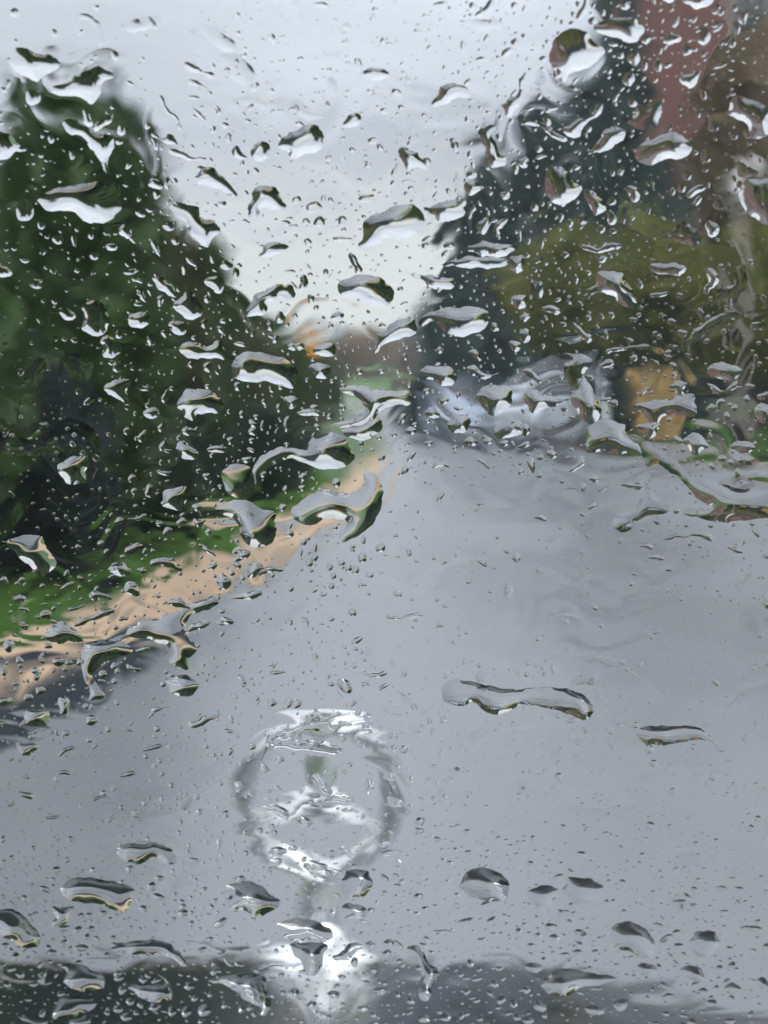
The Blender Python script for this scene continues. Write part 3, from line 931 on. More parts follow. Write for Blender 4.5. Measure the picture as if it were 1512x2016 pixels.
J 537,182 600,156 664,170 600,179 550,194
J 252,292 310,281 364,283 310,309
J 57,212 102,176 82,229 38,234
J 627,312 680,266 694,285 640,324
J s.2 1237,920 1270,926 1308,877 1349,888 1332,934 1270,949
J 400,1490 450,1485 560,1440 520,1525 410,1525
J 80,1440 160,1480 240,1500 300,1490 260,1525 140,1500
J 915,1210 960,1225 1010,1280 1000,1330 985,1260
J 1075,1020 1180,1025 1270,1060 1350,1080 1300,1100 1220,1040
J 1310,1115 1360,1150 1390,1170 1350,1175
J e 200,1275,24,16
J e 370,1400,1,1
J e 940,650,26,16
J e 1080,820,20,14
K s.5 1192,690 1250,596 1370,586 1474,636 1499,690 1484,774 1420,794 1300,774 1238,742
K s.4 876,1060 960,1046 1004,1098 1014,1150 1084,1200 1079,1242 1042,1282 1022,1364 980,1384 946,1300 986,1240 967,1162 928,1112
K s.45 506,650 540,596 640,596 694,660 674,742 600,774 508,742
K s.3 497,820 560,796 650,816 664,862 600,894 498,884
K s.4 197,1030 300,1026 424,1028 404,1100 394,1182 330,1229 288,1224 268,1150 218,1090
K s.25 117,920 180,886 350,896 444,948 454,1012 350,1034 218,1029 148,972
K s.25 317,50 380,31 444,110 464,142 400,184 338,112
K s.25 402,180 480,146 560,166 589,217 500,224 428,207
K s.2 487,240 560,231 624,267 540,264
K s.25 -4,235 70,211 150,221 199,270 182,324 130,274 60,244
K s.25 242,300 290,281 344,320 310,354 248,347
K s.25 267,565 330,541 434,570 400,604 308,609
K s.2 432,600 480,591 514,630 450,644
K s.25 77,480 130,456 194,490 150,534 88,512
K s.2 e 120,555,35,21
K s.18 e 670,110,28,45
K s.2 e 790,50,35,24
K s.2 767,165 850,176 864,222 820,244 778,212
K s.2 e 745,450,42,19
K s.2 717,552 740,486 874,481 862,504 760,514
K 932,345 1004,365 970,394 938,372
K s.2 827,692 860,651 889,660 850,704
K 687,1302 784,1293 752,1344 708,1332
K e 460,1340,35,27
K e 785,1035,30,27
K e 770,1095,28,25
K e 680,1050,19,18
K e 995,1480,31,26
K e 1120,1470,30,25
K s.14 e 1250,155,24,28
K s.14 e 1090,150,28,29
K s.16 e 1140,70,24,25
K s.16 e 905,65,31,24
K s.14 e 1180,20,42,26
K s.2 e 1355,810,34,25
K e 840,1335,15,20
K e 915,1375,23,20
K e 1410,1275,21,24
K s.16 e 1060,90,16,17
K s.16 e 1010,70,22,21
K e 695,1195,19,20
K e 1435,1185,23,14
K e 1330,1015,23,13
K e 1245,1240,27,12
K e 1215,1465,15,20
K e 950,860,19,12
K e 830,1190,15,14
K s.4 -30,1240 40,1236 54,1330 104,1370 72,1444 40,1464 18,1402 -24,1342
K s.16 1007,967 1080,951 1214,970 1130,975
K s.2 1157,922 1240,886 1294,877 1272,934 1220,924
K s.2 497,460 540,476 594,540 540,524 488,480
K s.2 e 220,475,27,18
K s.2 530,1040 590,1025 650,1045 580,1090 560,1130 470,1150 440,1110 520,1090
K e 230,1330,26,30
K e 160,1325,16,20
K e 630,1420,36,18
L s.5 576,980 600,926 680,896 762,926 824,990 849,1050 834,1114 780,1134 720,1089 660,1074 606,1074 586,1030
L s.48 161,1277 220,1226 270,1181 360,1181 450,1211 634,1228 612,1254 500,1284 402,1294 370,1324 300,1354 228,1344 188,1312
L s.4 731,1165 780,1146 854,1170 844,1224 790,1234 743,1192
L s.4 991,1200 1030,1161 1110,1166 1144,1240 1090,1274 1028,1254
L s.4 1251,1300 1280,1261 1340,1276 1354,1320 1300,1339 1263,1322
L s.4 1041,1040 1080,956 1190,956 1219,1010 1224,1062 1140,1129 1098,1117
L s.3 306,650 370,636 460,656 529,690 564,740 520,794 420,794 360,824 338,760 286,730 328,700
L s.3 76,747 150,696 239,686 284,720 252,784 180,829 118,802
L 1331,942 1400,926 1479,938 1472,969 1390,964
L s.25 1177,712 1240,686 1304,740 1230,719
L s.1 907,765 1020,776 1099,815 1062,864 958,842
L 71,1162 130,1146 184,1158 160,1214 88,1202
L 121,1375 160,1366 214,1410 190,1444 138,1432
L 421,1410 480,1401 554,1425 542,1459 438,1452
L 586,1390 640,1371 699,1383 650,1444 608,1422
L 1436,1260 1480,1226 1520,1260 1544,1344 1488,1334
L 866,1260 910,1261 929,1312 878,1297
L e 1125,1320,27,20
L e 1180,1385,33,20
L 876,1352 920,1326 974,1340 900,1364
L s.2 e 895,1035,25,36
L e 980,1050,31,18
L e 400,1045,20,19
L e 385,1085,27,14
L e 490,1085,19,14
L e 310,1100,33,11
L e 40,970,20,25
L e 1225,1185,21,20
L 806,922 870,911 914,940 860,934
L e 230,935,33,20
L e 395,970,25,20
L e 250,1010,28,27
L e 155,990,18,19
L e 85,1310,25,18
L e 10,1390,21,24
L e 95,1490,31,20
L e 1290,1495,35,18
L e 30,1475,22,19
L e 910,1450,21,14
L e 1285,1065,21,14
L s.12 957,520 1040,486 1124,506 1124,574 1050,614 998,624 978,570
L s.1 286,225 400,230 480,240 580,230 680,225 744,235 640,280 580,304 480,274 400,284
L s.14 e 205,170,27,28
L s.1 e 70,110,42,44
L s.1 e 780,50,31,30
L s.1 e 840,50,20,37
L e 440,365,15,17
L e 990,785,32,10
L e 1070,808,22,9
L e 1255,850,24,12
L s.1 270,850 330,830 380,870 340,910 290,890
"""
# ------------------------------------------------------------------ parked cars
M_glassd = mat('dark car glass', (.02,.025,.03), .05); M_rim = mat('alloy rim', (.5,.5,.52), .3, 1.0)
M_lite = mat('clear lamp glass', (.8,.82,.85), .1); M_blk = mat('black plastic', (.02,.02,.022), .45)
M_plate = mat('white number plate', (.8,.8,.78), .4)
def loft(bm, sections):
    rings = [[bm.verts.new(p) for p in s] for s in sections]
    for a, b in zip(rings, rings[1:]):
        k = len(a)
        for i in range(k): bm.faces.new((a[i], a[(i+1)%k], b[(i+1)%k], b[i]))
    bm.faces.new(rings[0][::-1]); bm.faces.new(rings[-1])
def parked_car(loc, rz, paint, L, W, H, label, group):
    r = empty('parked_car', loc, rz); tag(r, label, 'car', group)
    h = W/2; sill = .28
    def sec(y, top, ws, low=sill):     # a cross-section of the lower body, front at -y
        return [(-h*ws, y, low), (-h*ws*1.01, y, low+.25), (-h*ws, y, top-.12), (-h*ws*.93, y, top), (0, y, top+.03), (h*ws*.93, y, top), (h*ws, y, top-.12), (h*ws*1.01, y, low+.25), (h*ws, y, low)]
    b = H*.56
    bm = bmesh.new(); loft(bm, [sec(-L/2, b*.72, .80, .36), sec(-L/2+.15, b*.82, .94), sec(-L/2+.9, b*.95, 1), sec(-L/2+1.3, b, 1), sec(L/2-.5, b*1.02, 1), sec(L/2-.1, b, .95), sec(L/2, b*.9, .86, .36)])
    body = bm_obj('body', bm, paint, r, smooth=True)
    def cs(y, z0, z1, ws, wt): return [(-h*ws, y, z0), (-h*wt, y, z1), (0, y, z1+.03), (h*wt, y, z1), (h*ws, y, z0)]
    bm = bmesh.new(); loft(bm, [cs(-L/2+1.15, b-.03, b+.01, .9, .86), cs(-L/2+1.95, b-.02, H-.06, .93, .72), cs(-L/2+2.5, b-.02, H-.02, .93, .74), cs(L/2-.9, b-.02, H-.05, .92, .72), cs(L/2-.25, b-.02, b+.06, .88, .84)])
    bm_obj('window_glass', bm, M_glassd, r, smooth=False)
    bm = bmesh.new(); loft(bm, [cs(-L/2+1.9, H-.07, H-.03, .735, .70), cs(-L/2+2.5, H-.05, H+.015, .755, .72), cs(L/2-1.1, H-.07, H-.01, .74, .70)])
    bm_obj('roof', bm, paint, r)
    for s in (-1, 1):
        for y0, y1, z0, z1, w0, w1 in [(-L/2+1.15, -L/2+1.95, b, H-.05, .9, .735), (-L/2+2.75, -L/2+2.8, b, H-.05, .945, .755), (L/2-.3, L/2-.95, b, H-.06, .89, .73)]:
            bm = bmesh.new(); tube(bm, (s*h*w0, y0, z0), (s*h*w1, y1, z1), .035, seg=8); bm_obj('pillar', bm, paint, r)
    bm = bmesh.new(); box(bm, (0,-L/2-.01,b*.55), (W*.42,.06,.17)); bm_obj('grille', bm, M_blk, r, bevel=.01)
    bm = bmesh.new(); box(bm, (0,-L/2-.05,.42), (W*.82,.14,.2)); bu = bm_obj('bumper', bm, paint, r, bevel=.04)
    bm = bmesh.new(); box(bm, (0,-L/2-.13,.44), (.5,.015,.11)); bm_obj('number_plate', bm, M_plate, bu)
    for s in (-1, 1):
        bm = bmesh.new(); box(bm, (s*h*.66,-L/2-.0,b*.62), (.34,.14,.17)); bm_obj('headlight', bm, M_lite, r, bevel=.03)
        bm = bmesh.new(); box(bm, (s*h*1.1,-L/2+1.35,b+.08), (.2,.1,.14)); bm_obj('door_mirror', bm, paint, r, bevel=.03)
        for y in (-L/2+.85, L/2-.85):
            wv = empty('wheel', (s*(h-.1), y, .33)); wv.parent = r
            bm = bmesh.new(); M = Matrix.Rotation(R(90), 4, 'Y')
            bmesh.ops.create_cone(bm, cap_ends=True, segments=24, radius1=.33, radius2=.33, depth=.22, matrix=M); bm_obj('tyre', bm, M_dark, wv, bevel=0)
            bm = bmesh.new(); bmesh.ops.create_cone(bm, cap_ends=True, segments=16, radius1=.2, radius2=.2, depth=.235, matrix=M); bm_obj('rim', bm, M_rim, wv)
    return r
M_silver = mat('silver car paint', (.72,.78,.88), .25, .2); M_blue = mat('greyish blue car paint', (.44,.52,.66), .25, .2)
g = ground(1105, 880); parked_car((g.x, g.y+2.2, 0), R(-14), M_silver, 4.5, 1.95, 1.75, 'silver car parked nose on at the right side of the road', 'cars parked at the roadside')
g = ground(935, 862); parked_car((g.x, g.y+2.4, 0), R(-10), M_blue, 4.2, 1.8, 1.5, 'bluish grey car parked behind and left of the silver car', 'cars parked at the roadside')
g = ground(862, 842); parked_car((g.x, g.y+2.4, 0), R(-8), M_silver, 4.3, 1.8, 1.55, 'pale car farthest up the road, partly hidden by the bluish one', 'cars parked at the roadside')

# ------------------------------------------------------------------ the car we sit in
TAU = R(22)                                                   # windscreen leans back by this much
GV = Vector((0, -math.sin(TAU), math.cos(TAU))); GN = Vector((0, math.cos(TAU), math.sin(TAU))); GU = Vector((1,0,0))
P_IN = EYE+FWD*GLASS_D; THK = .004; GAP_F = .00003; FILM = .00012; GAP_D = .00023
P_OUT = P_IN+GN*THK
GM = Matrix((( *GU, ), ( *GV, ), ( *GN, ))).transposed()       # glass axes
GM4 = Matrix.Translation(P_OUT) @ GM.to_4x4()
def to_glass(px, py):
    d = ray(px, py).normalized(); c = d.dot(GN)
    A = EYE+d*((P_IN-EYE).dot(GN)/c)
    t = (d-GN*c)/1.5; t2 = t+GN*math.sqrt(1-t.length_squared)   # inside the pane
    B = A+t2*(THK/t2.dot(GN)); B = B+d*(GAP_D/c)
    q = B-P_OUT; return q.dot(GU)*1000, q.dot(GV)*1000          # millimetres
def glassy(name, ior, col=(1,1,1)):
    m = bpy.data.materials.new(name); m.use_nodes = True; t = m.node_tree; t.nodes.clear()
    g = N(t, 'ShaderNodeBsdfGlass', IOR=ior, Roughness=0.0); g.inputs['Color'].default_value = (*col, 1)
    o = N(t, 'ShaderNodeOutputMaterial'); t.links.new(g.outputs[0], o.inputs['Surface']); return m
M_pane_g = glassy('laminated glass', 1.5, (.975,.99,.985)); M_water = glassy('rain water', 1.333)
M_body = mat('near black car paint', (.008,.013,.018), .14, 0, Coat_Weight=.0)
M_trim = mat('black cabin trim', (.012,.012,.013), .7); M_lining = mat('grey roof lining', (.12,.12,.12), .9)
M_chrome = mat('chrome', (.86,.87,.88), .06, 1.0)
mycar = empty('car', (0, .3, 0)); tag(mycar, 'dark car whose rainy windscreen and bonnet we look over', 'car')
def cpart(name, bm, m, smooth=False, bevel=0, parent=None):
    o = bm_obj(name, bm, m, None, smooth, bevel); o.parent = parent or mycar
    if parent is None: o.matrix_parent_inverse = Matrix.Translation((0,-.3,0))
    return o
bm = bmesh.new(); box(bm, (0,0,0), (1.36, .78, THK)); 
for v in bm.verts: v.co = GM4 @ (v.co+Vector((0, .03, -THK/2)))
cpart('windscreen', bm, M_pane_g)
top = P_IN+GV*.42; bot = P_IN-GV*.36
bm = bmesh.new(); box(bm, (0, top.y-.55, top.z+.03), (1.46, 1.15, .05)); cpart('roof', bm, M_body, bevel=.015)
bm = bmesh.new(); box(bm, (0, top.y-.56, top.z-.008), (1.40, 1.1, .018)); cpart('roof_lining', bm, M_lining)
for s in (-1, 1):
    bm = bmesh.new(); tube(bm, bot+GU*s*.70, top+GU*s*.70, .035, seg=10); cpart('pillar', bm, M_body, smooth=True)
bm = bmesh.new(); box(bm, (0, bot.y-.17, bot.z-.13), (1.40, .40, .24)); cpart('dashboard', bm, M_trim, bevel=.03)
bm = bmesh.new(); box(bm, (0, -.75, .85), (1.3, .25, 1.1)); box(bm, (0, -.5, .45), (1.3, .55, .3)); cpart('seats', bm, M_trim, bevel=.05)
# bonnet
orn_y = 1.50
zo = at(630, 1882, orn_y).z           # where the ornament stands
bm = bmesh.new(); nx, ny = 48, 40; grid = []
for j in range(ny+1):
    row = []; t = j/ny; y = bot.y+.03+(1.80-bot.y)*t
    for i in range(nx+1):
        x = -.80+1.6*i/nx; cx = x+.07
        z = zo-.004-.38*cx**2
        dy = y-orn_y
        z += -.13*dy-(.5*dy*dy if dy > 0 else 0)-(9*(dy-.2)**2 if dy > .2 else 0)
        z -= .9*max(0, -dy-.5)**2*0
        z += .006*math.exp(-((abs(cx)-.17)/.035)**2)
        row.append(bm.verts.new((x, y, z)))
    grid.append(row)
for j in range(ny):
    for i in range(nx): bm.faces.new((grid[j][i], grid[j][i+1], grid[j+1][i+1], grid[j+1][i]))
fr = [bm.verts.new((v.co.x, v.co.y+.02, .45)) for v in grid[-1]]
for i in range(nx): bm.faces.new((grid[-1][i], grid[-1][i+1], fr[i+1], fr[i]))
for side in (0, nx):
    lo = [bm.verts.new((grid[j][side].co.x, grid[j][side].co.y, .45)) for j in range(ny+1)]
    for j in range(ny): bm.faces.new((grid[j][side], grid[j+1][side], lo[j+1], lo[j]))
cpart('bonnet', bm, M_body, smooth=True)
# the emblem: a three-pointed star in a ring on a stem
oc = at(628, 1564, orn_y); RR = 146/F_PX*(oc-EYE).length
bm = bmesh.new(); seg, ms = 72, 12; rt = .0046
vv = [[bm.verts.new((math.sin(a)*(RR+rt*math.cos(b)), rt*1.25*math.sin(b), math.cos(a)*(RR+rt*math.cos(b)))) for b in [2*math.pi*k/ms for k in range(ms)]] for a in [2*math.pi*k/seg for k in range(seg)]]
for i in range(seg):
    for k in range(ms): bm.faces.new((vv[i][k], vv[(i+1)%seg][k], vv[(i+1)%seg][(k+1)%ms], vv[i][(k+1)%ms]))
orn = empty('bonnet_ornament', oc); orn.parent = mycar; orn.matrix_parent_inverse = Matrix.Translation((0,-.3,0))
bm_obj('ring', bm, M_chrome, orn, smooth=True)
bm = bmesh.new()
outer = [bm.verts.new((math.sin(a)*RR, 0, math.cos(a)*RR)) for a in [R(0), R(120), R(240)]]
inner = [bm.verts.new((math.sin(a)*RR*.15, 0, math.cos(a)*RR*.15)) for a in [R(60), R(180), R(300)]]
f, b = bm.verts.new((0,-.0045,0)), bm.verts.new((0,.0045,0))
for k in range(3):
    for c, fl in ((f, 0), (b, 1)):
        for tri in ((outer[k], inner[k], c), (inner[k-1], outer[k], c)): bm.faces.new(tri)
bm_obj('star', bm, M_chrome, orn)
zb = zo-oc.z
bm = bmesh.new(); lathe(bm, [(.010,-RR-.002), (.0085,-RR-.008), (.012,-RR-.016), (.010,zb+.024), (.017,zb+.016), (.024,zb+.009)], seg=28, sy=.8); bm_obj('stem', bm, M_chrome, orn, smooth=True)
bm = bmesh.new(); lathe(bm, [(.039,zb-.008), (.040,zb-.001), (.036,zb+.005), (.026,zb+.010), (.016,zb+.013)], seg=40, sx=1, sy=.8); bm_obj('base', bm, M_chrome, orn, smooth=True)

# ------------------------------------------------------------------ water on the windscreen
u1 = to_glass(1572, 2080)[0]; u0 = -u1; v0 = to_glass(756, 2090)[1]; v1 = to_glass(756, -70)[1]
nu, nv = 380, 500
uu = np.linspace(u0, u1, nu); vv_ = np.linspace(v0, v1, nv); U, V2 = np.meshgrid(uu, vv_)
def smooth_noise(U, V, cell, seed, stretch=1.0):
    r = np.random.default_rng(seed); G = r.normal(size=(220, 220))
    x = U/cell/stretch+100.3; y = V/cell+100.7; xi = np.floor(x).astype(int); yi = np.floor(y).astype(int); fx = x-xi; fy = y-yi
    sx = fx*fx*fx*(fx*(fx*6-15)+10); sy = fy*fy*fy*(fy*(fy*6-15)+10); xi %= 219; yi %= 219
    return (G[yi,xi]*(1-sx)+G[yi,xi+1]*sx)*(1-sy)+(G[yi+1,xi]*(1-sx)+G[yi+1,xi+1]*sx)*sy
wu = U+3.5*smooth_noise(U, V2, 9, 1); wv = V2+3.5*smooth_noise(U, V2, 9, 2)
mmx = to_glass(757,1008)[0]-to_glass(756,1008)[0]
PX = 756+U/mmx; PY = 1008-(V2-to_glass(756,1008)[1])/mmx
blob = lambda x, y, rx, ry: np.exp(-(((PX-x)/rx)**2+((PY-y)/ry)**2)**2)
rough_ = 1+1.6*blob(330,1130,420,190)+1.5*blob(1330,700,330,260)+.35*blob(640,1580,230,260)+1.0*blob(300,120,330,170)+.8*blob(800,300,300,260)+.9*blob(250,900,330,170)+.6*blob(1150,1250,300,250)
hf = .028*smooth_noise(wu, wv, 11, 3, 1.6)+rough_*(.014*smooth_noise(wu, wv, 4.2, 4, 1.8)+.0038*smooth_noise(wu, wv, 1.7, 5, 1.8))
rid = np.abs(smooth_noise(wu, wv, 7, 6, 2.0)); hf += .011*np.exp(-(rid/.10)**2)*(smooth_noise(U, V2, 20, 8) > .1)
hf = FILM*1000+np.clip(hf, -.08, .09)*1.0
Z = hf; V = np.stack([U.ravel(), V2.ravel(), Z.ravel()], 1)/1000
idx = np.arange(nu*nv).reshape(nv, nu); a, b, c, d = idx[:-1,:-1].ravel(), idx[:-1,1:].ravel(), idx[1:,1:].ravel(), idx[1:,:-1].ravel()
F = np.stack([a, b, c, d], 1)
k = len(V); Vb = np.array([[u0,v0,GAP_F*1000],[u1,v0,GAP_F*1000],[u1,v1,GAP_F*1000],[u0,v1,GAP_F*1000]])/1000
fm = bpy.data.meshes.new('water_film')
loops = [idx[0,:][::-1], idx[:,-1][::-1], idx[-1,:], idx[:,0]]
me = mesh_np('water_film', np.concatenate([V, Vb]), F, M_water, smooth=True)
bm = bmesh.new(); bm.from_mesh(me); bm.verts.ensure_lookup_table()
bm.faces.new([bm.verts[i] for i in (k+3, k+2, k+1, k)])
for e, (p, q) in zip([idx[0,:], idx[:,-1], idx[-1,::-1], idx[::-1,0]], [(k,k+1), (k+1,k+2), (k+2,k+3), (k+3,k)]):
    try: f = bm.faces.new([bm.verts[int(i)] for i in e[::-1]]+[bm.verts[p], bm.verts[q]])
    except Exception: pass
for f in bm.faces:
    if len(f.verts) > 4 or f.index >= len(F): f.smooth = False
bm.to_mesh(me); bm.free()
film = link('water_film', me); film.matrix_world = GM4; tag(film, 'thin rippled film of rain water over the whole windscreen', 'water film', kind='stuff')

# --- one drop: an outline on the glass, its height from the surface-tension equation
def chaikin(P, n=2):
    for _ in range(n):
        Q = np.roll(P, -1, 0); P = np.stack([.75*P+.25*Q, .25*P+.75*Q], 1).reshape(-1, 2)
    return P
def resample(P, step):
    Q = np.concatenate([P, P[:1]]); d = np.r_[0, np.cumsum(np.linalg.norm(np.diff(Q, axis=0), axis=1))]
    n = max(12, int(d[-1]/step)); t = np.linspace(0, d[-1], n, endpoint=False)
    return np.stack([np.interp(t, d, Q[:,0]), np.interp(t, d, Q[:,1])], 1)
def inside(P, X):
    x, y = X[:,0], X[:,1]; r = np.zeros(len(X), bool); n = len(P)
    for i in range(n):
        x1, y1 = P[i]; x2, y2 = P[(i+1) % n]
        if y1 == y2: continue
        c = ((y1 > y) != (y2 > y)) & (x < (x2-x1)*(y-y1)/(y2-y1)+x1); r ^= c
    return r
def drop_mesh(P, slope, lam, step, rg, rough=1.0):
    """P: outline in mm -> vertices (mm) and triangles"""
    if np.sum(P[:,0]*np.roll(P[:,1], -1)-np.roll(P[:,0], -1)*P[:,1]) < 0: P = P[::-1]
    B = resample(P, step); n = len(B)
    ph = rg.random(6)*6.28; s = np.arange(n)/n*6.28
    nrm = np.roll(B, -1, 0)-np.roll(B, 1, 0); nrm = np.stack([nrm[:,1], -nrm[:,0]], 1); nrm /= np.linalg.norm(nrm, axis=1)[:,None]+1e-9
    fr_ = n*step/2.2/6.28
    B = B+nrm*(rough*step*.5*(np.sin(s*max(2,round(fr_*1.6))+ph[0])*.6+np.sin(s*max(3,round(fr_*3.7))+ph[1])*.5+np.sin(s*max(3,round(fr_*6))+ph[2])*.25+.22*rg.normal(size=n)))[:,None]
    lo, hi = B.min(0), B.max(0)
    gx, gy = np.meshgrid(np.arange(lo[0], hi[0], step), np.arange(lo[1], hi[1], step*.866)); gx = gx+(np.arange(gx.shape[0])%2)[:,None]*step/2
    X = np.stack([gx.ravel(), gy.ravel()], 1); X = X[inside(B, X)]
    if len(X):
        dm = np.full(len(X), 1e9)
        for k_ in range(0, n): dm = np.minimum(dm, (X[:,0]-B[k_,0])**2+(X[:,1]-B[k_,1])**2)
        X = X[dm > (.5*step)**2]
    if not len(X): X = B.mean(0)[None]
    A = np.concatenate([B, X])
    vc, _, fc, ov, _, _ = delaunay_2d_cdt([Vector(p) for p in A], [], [list(range(n))], 1, 1e-6)
    A = np.array([v[:] for v in vc]); T = np.array([f for f in fc if len(f) == 3])
    if not len(T): return None
    onb = np.array([any(i < n for i in o) if o else True for o in ov]); m = len(A)
    # stiffness
    W = {}; I, J, C = [], [], []
    for q in range(3):
        i, j, k_ = T[:,q], T[:,(q+1)%3], T[:,(q+2)%3]
        a = A[i]-A[k_]; b = A[j]-A[k_]; cr_ = np.abs(a[:,0]*b[:,1]-a[:,1]*b[:,0])+1e-9
        w = np.clip((a*b).sum(1)/cr_, .05, 8)/2; I += [i, j]; J += [j, i]; C += [w, w]
    I, J, C = map(np.concatenate, (I, J, C))
    ar = np.abs((A[T[:,1],0]-A[T[:,0],0])*(A[T[:,2],1]-A[T[:,0],1])-(A[T[:,1],1]-A[T[:,0],1])*(A[T[:,2],0]-A[T[:,0],0]))/2
    mass = sum(np.bincount(T[:,q], ar/3, m) for q in range(3)); D = np.bincount(I, C, m)+mass/lam**2
    free = ~onb
    L_ = max(hi-lo)
    src = 1+.55*np.clip(smooth_noise(A[:,0]+rg.random()*60, A[:,1]+rg.random()*60, max(.9, L_*.22), 31), -.9, 1.6)*(1 if L_ > 2.2 else .3)
    src = src*(1-.85*(A[:,1]-(lo[1]+hi[1])/2)/(max(hi[1]-lo[1], 1e-6)))      # gravity fills the lower side
    bvec = mass*src*free
    x = np.zeros(m); r_ = bvec.copy(); z = r_/D; p = z.copy(); rz = r_@z
    if free.any():
        for it in range(90):
            Ap = (D*p-np.bincount(I, C*p[J], m))*free
            al = rz/(p@Ap+1e-20); x += al*p; r_ -= al*Ap
            if np.abs(r_).max() < 1e-5: break
            z = r_/D; rz2 = r_@z; p = z+rz2/rz*p; rz = rz2
    x = np.maximum(x, 0)
    e1 = A[T[:,1]]-A[T[:,0]]; e2 = A[T[:,2]]-A[T[:,0]]; dt = e1[:,0]*e2[:,1]-e1[:,1]*e2[:,0]
    h1 = x[T[:,1]]-x[T[:,0]]; h2 = x[T[:,2]]-x[T[:,0]]
    g_ = np.hypot((h1*e2[:,1]-h2*e1[:,1])/dt, (h2*e1[:,0]-h1*e2[:,0])/dt); rimt = (onb[T].sum(1) >= 1)
    q90 = np.percentile(g_[rimt], 70)+1e-9
    x *= slope/q90
    x = np.minimum(x, 3)
    flip = dt < 0; T[flip] = T[flip][:, ::-1]
    Vt = np.column_stack([A, x]); Vb = np.column_stack([A, np.zeros(m)])
    return np.concatenate([Vt, Vb]), np.concatenate([T, T[:, ::-1]+m]), m
OFF = {'A':(0,0),'B':(504,0),'C':(1008,0),'D':(0,504),'E':(504,504),'F':(1008,504),'G':(0,1008),'H':(504,1008),'I':(1008,1008),'J':(0,1512),'K':(504,1512),'L':(1008,1512)}
items = []
for ln in DROPS.strip().splitlines():
    tk = ln.split(); ox, oy = OFF[tk[0]]; sl_, lm, ell = None, None, False; pts = []
    for w in tk[1:]:
        if w == 'e': ell = True
        elif w[0] == 's': sl_ = float(w[1:])
        elif w[0] == 'l': lm = float(w[1:])
        else: pts.append([float(q) for q in w.split(',')])
    rg = np.random.default_rng(len(items)+50)
    if ell:
        x, y, rx, ry = pts[0]
        if rx < 3: continue
        k = 10; a = np.arange(k)/k*6.283+rg.random()
        rr = 1+.13*rg.normal(size=k); P = np.stack([x+rx*rr*np.cos(a)*1.08, y+ry*rr*np.sin(a)*1.08], 1)
        t = rg.normal()*.25; 
    else: P = np.array(pts)
    P = P/3+np.array([ox, oy]); items.append(dict(P=P, s=sl_, l=lm, e=ell, seed=len(items)+50))
def area(P): return abs(np.sum(P[:,0]*np.roll(P[:,1], -1)-np.roll(P[:,0], -1)*P[:,1]))/2
for it in items: it['a'] = area(it['P']); it['c'] = it['P'].mean(0)
items.sort(key=lambda i: -i['a'])

# ---- words for the labels
def backdrop(x, y):
    if (abs(x-628) < 190 and 1400 < y < 1760): return 'over the chrome ring'
    if abs(x-628) < 190 and 1760 <= y < 1905: return 'over the foot of the emblem'
    if y > 1905: return 'low over the dark bonnet'
    lk = np.interp(x, [0,200,400,560,720,770], [1345,1262,1172,1082,985,880]); lo = np.interp(x, [0,200,400,560,706,716], [1252,1196,1105,1030,920,880])
    if x < 770 and y < lk+0 and y > lo: return 'over the sandy path'
    if x < 720 and lo-110 < y <= lo: return 'over the green verge'
    if y > (np.interp(x, [0,400,720,770,900,1250,1512], [1345,1172,985,880,850,905,945])): return 'over the grey road'
    skyl = np.interp(x, [0,60,200,270,330,400,470,560,640,780,830,900,960,1080,1200,1280], [240,195,190,260,380,470,560,620,640,640,560,400,290,190,60,0])
    if x < 1280 and y < skyl: return 'against the pale sky'
    if x < 640: return 'over the left trees'
    if x < 830: return 'over the far end of the road'
    if y > 700: return 'over the parked cars' if x < 1200 else 'over the yellow cabinet and grass'
    if x > 1235 and y < 420: return 'over the brick house'
    if x < 1235 and y < 430: return 'over the dark conifers'
    return 'over the olive trees'
def shape_word(it):
    P = it['P']; C = P-P.mean(0); ev, vec = np.linalg.eigh(C.T@C); asp = math.sqrt(ev[1]/max(ev[0], 1e-6)); dx, dy = vec[:,1]
    ang = math.degrees(math.atan2(-dy*np.sign(dx if dx else 1), abs(dx)))
    x0, y0, x1, y1 = *P.min(0), *P.max(0); fill = it['a']/max(1, (x1-x0)*(y1-y0))
    if asp < 1.35: return 'round' if fill > .66 else 'ragged'
    d = 'level' if abs(ang) < 15 else 'upright' if abs(ang) > 68 else 'rising' if ang > 0 else 'falling'
    if asp > 2.6: return {'level':'long level','upright':'tall thin','rising':'long up-slanting','falling':'long down-slanting'}[d]
    return {'level':'wide','upright':'tall','rising':'up-slanting','falling':'down-slanting'}[d]
def size_word(a): return 'very large' if a > 5000 else 'large' if a > 2200 else 'middling' if a > 900 else 'small' if a > 280 else 'tiny'
big = items[:300]
for it in big: it['k'] = (size_word(it['a']), shape_word(it), backdrop(*it['c']))
from collections import defaultdict
grp = defaultdict(list)
for it in big: grp[it['k']].append(it)
ORD = ['', 'second', 'third', 'fourth', 'fifth', 'sixth', 'seventh', 'eighth', 'ninth', 'tenth', 'eleventh', 'twelfth']
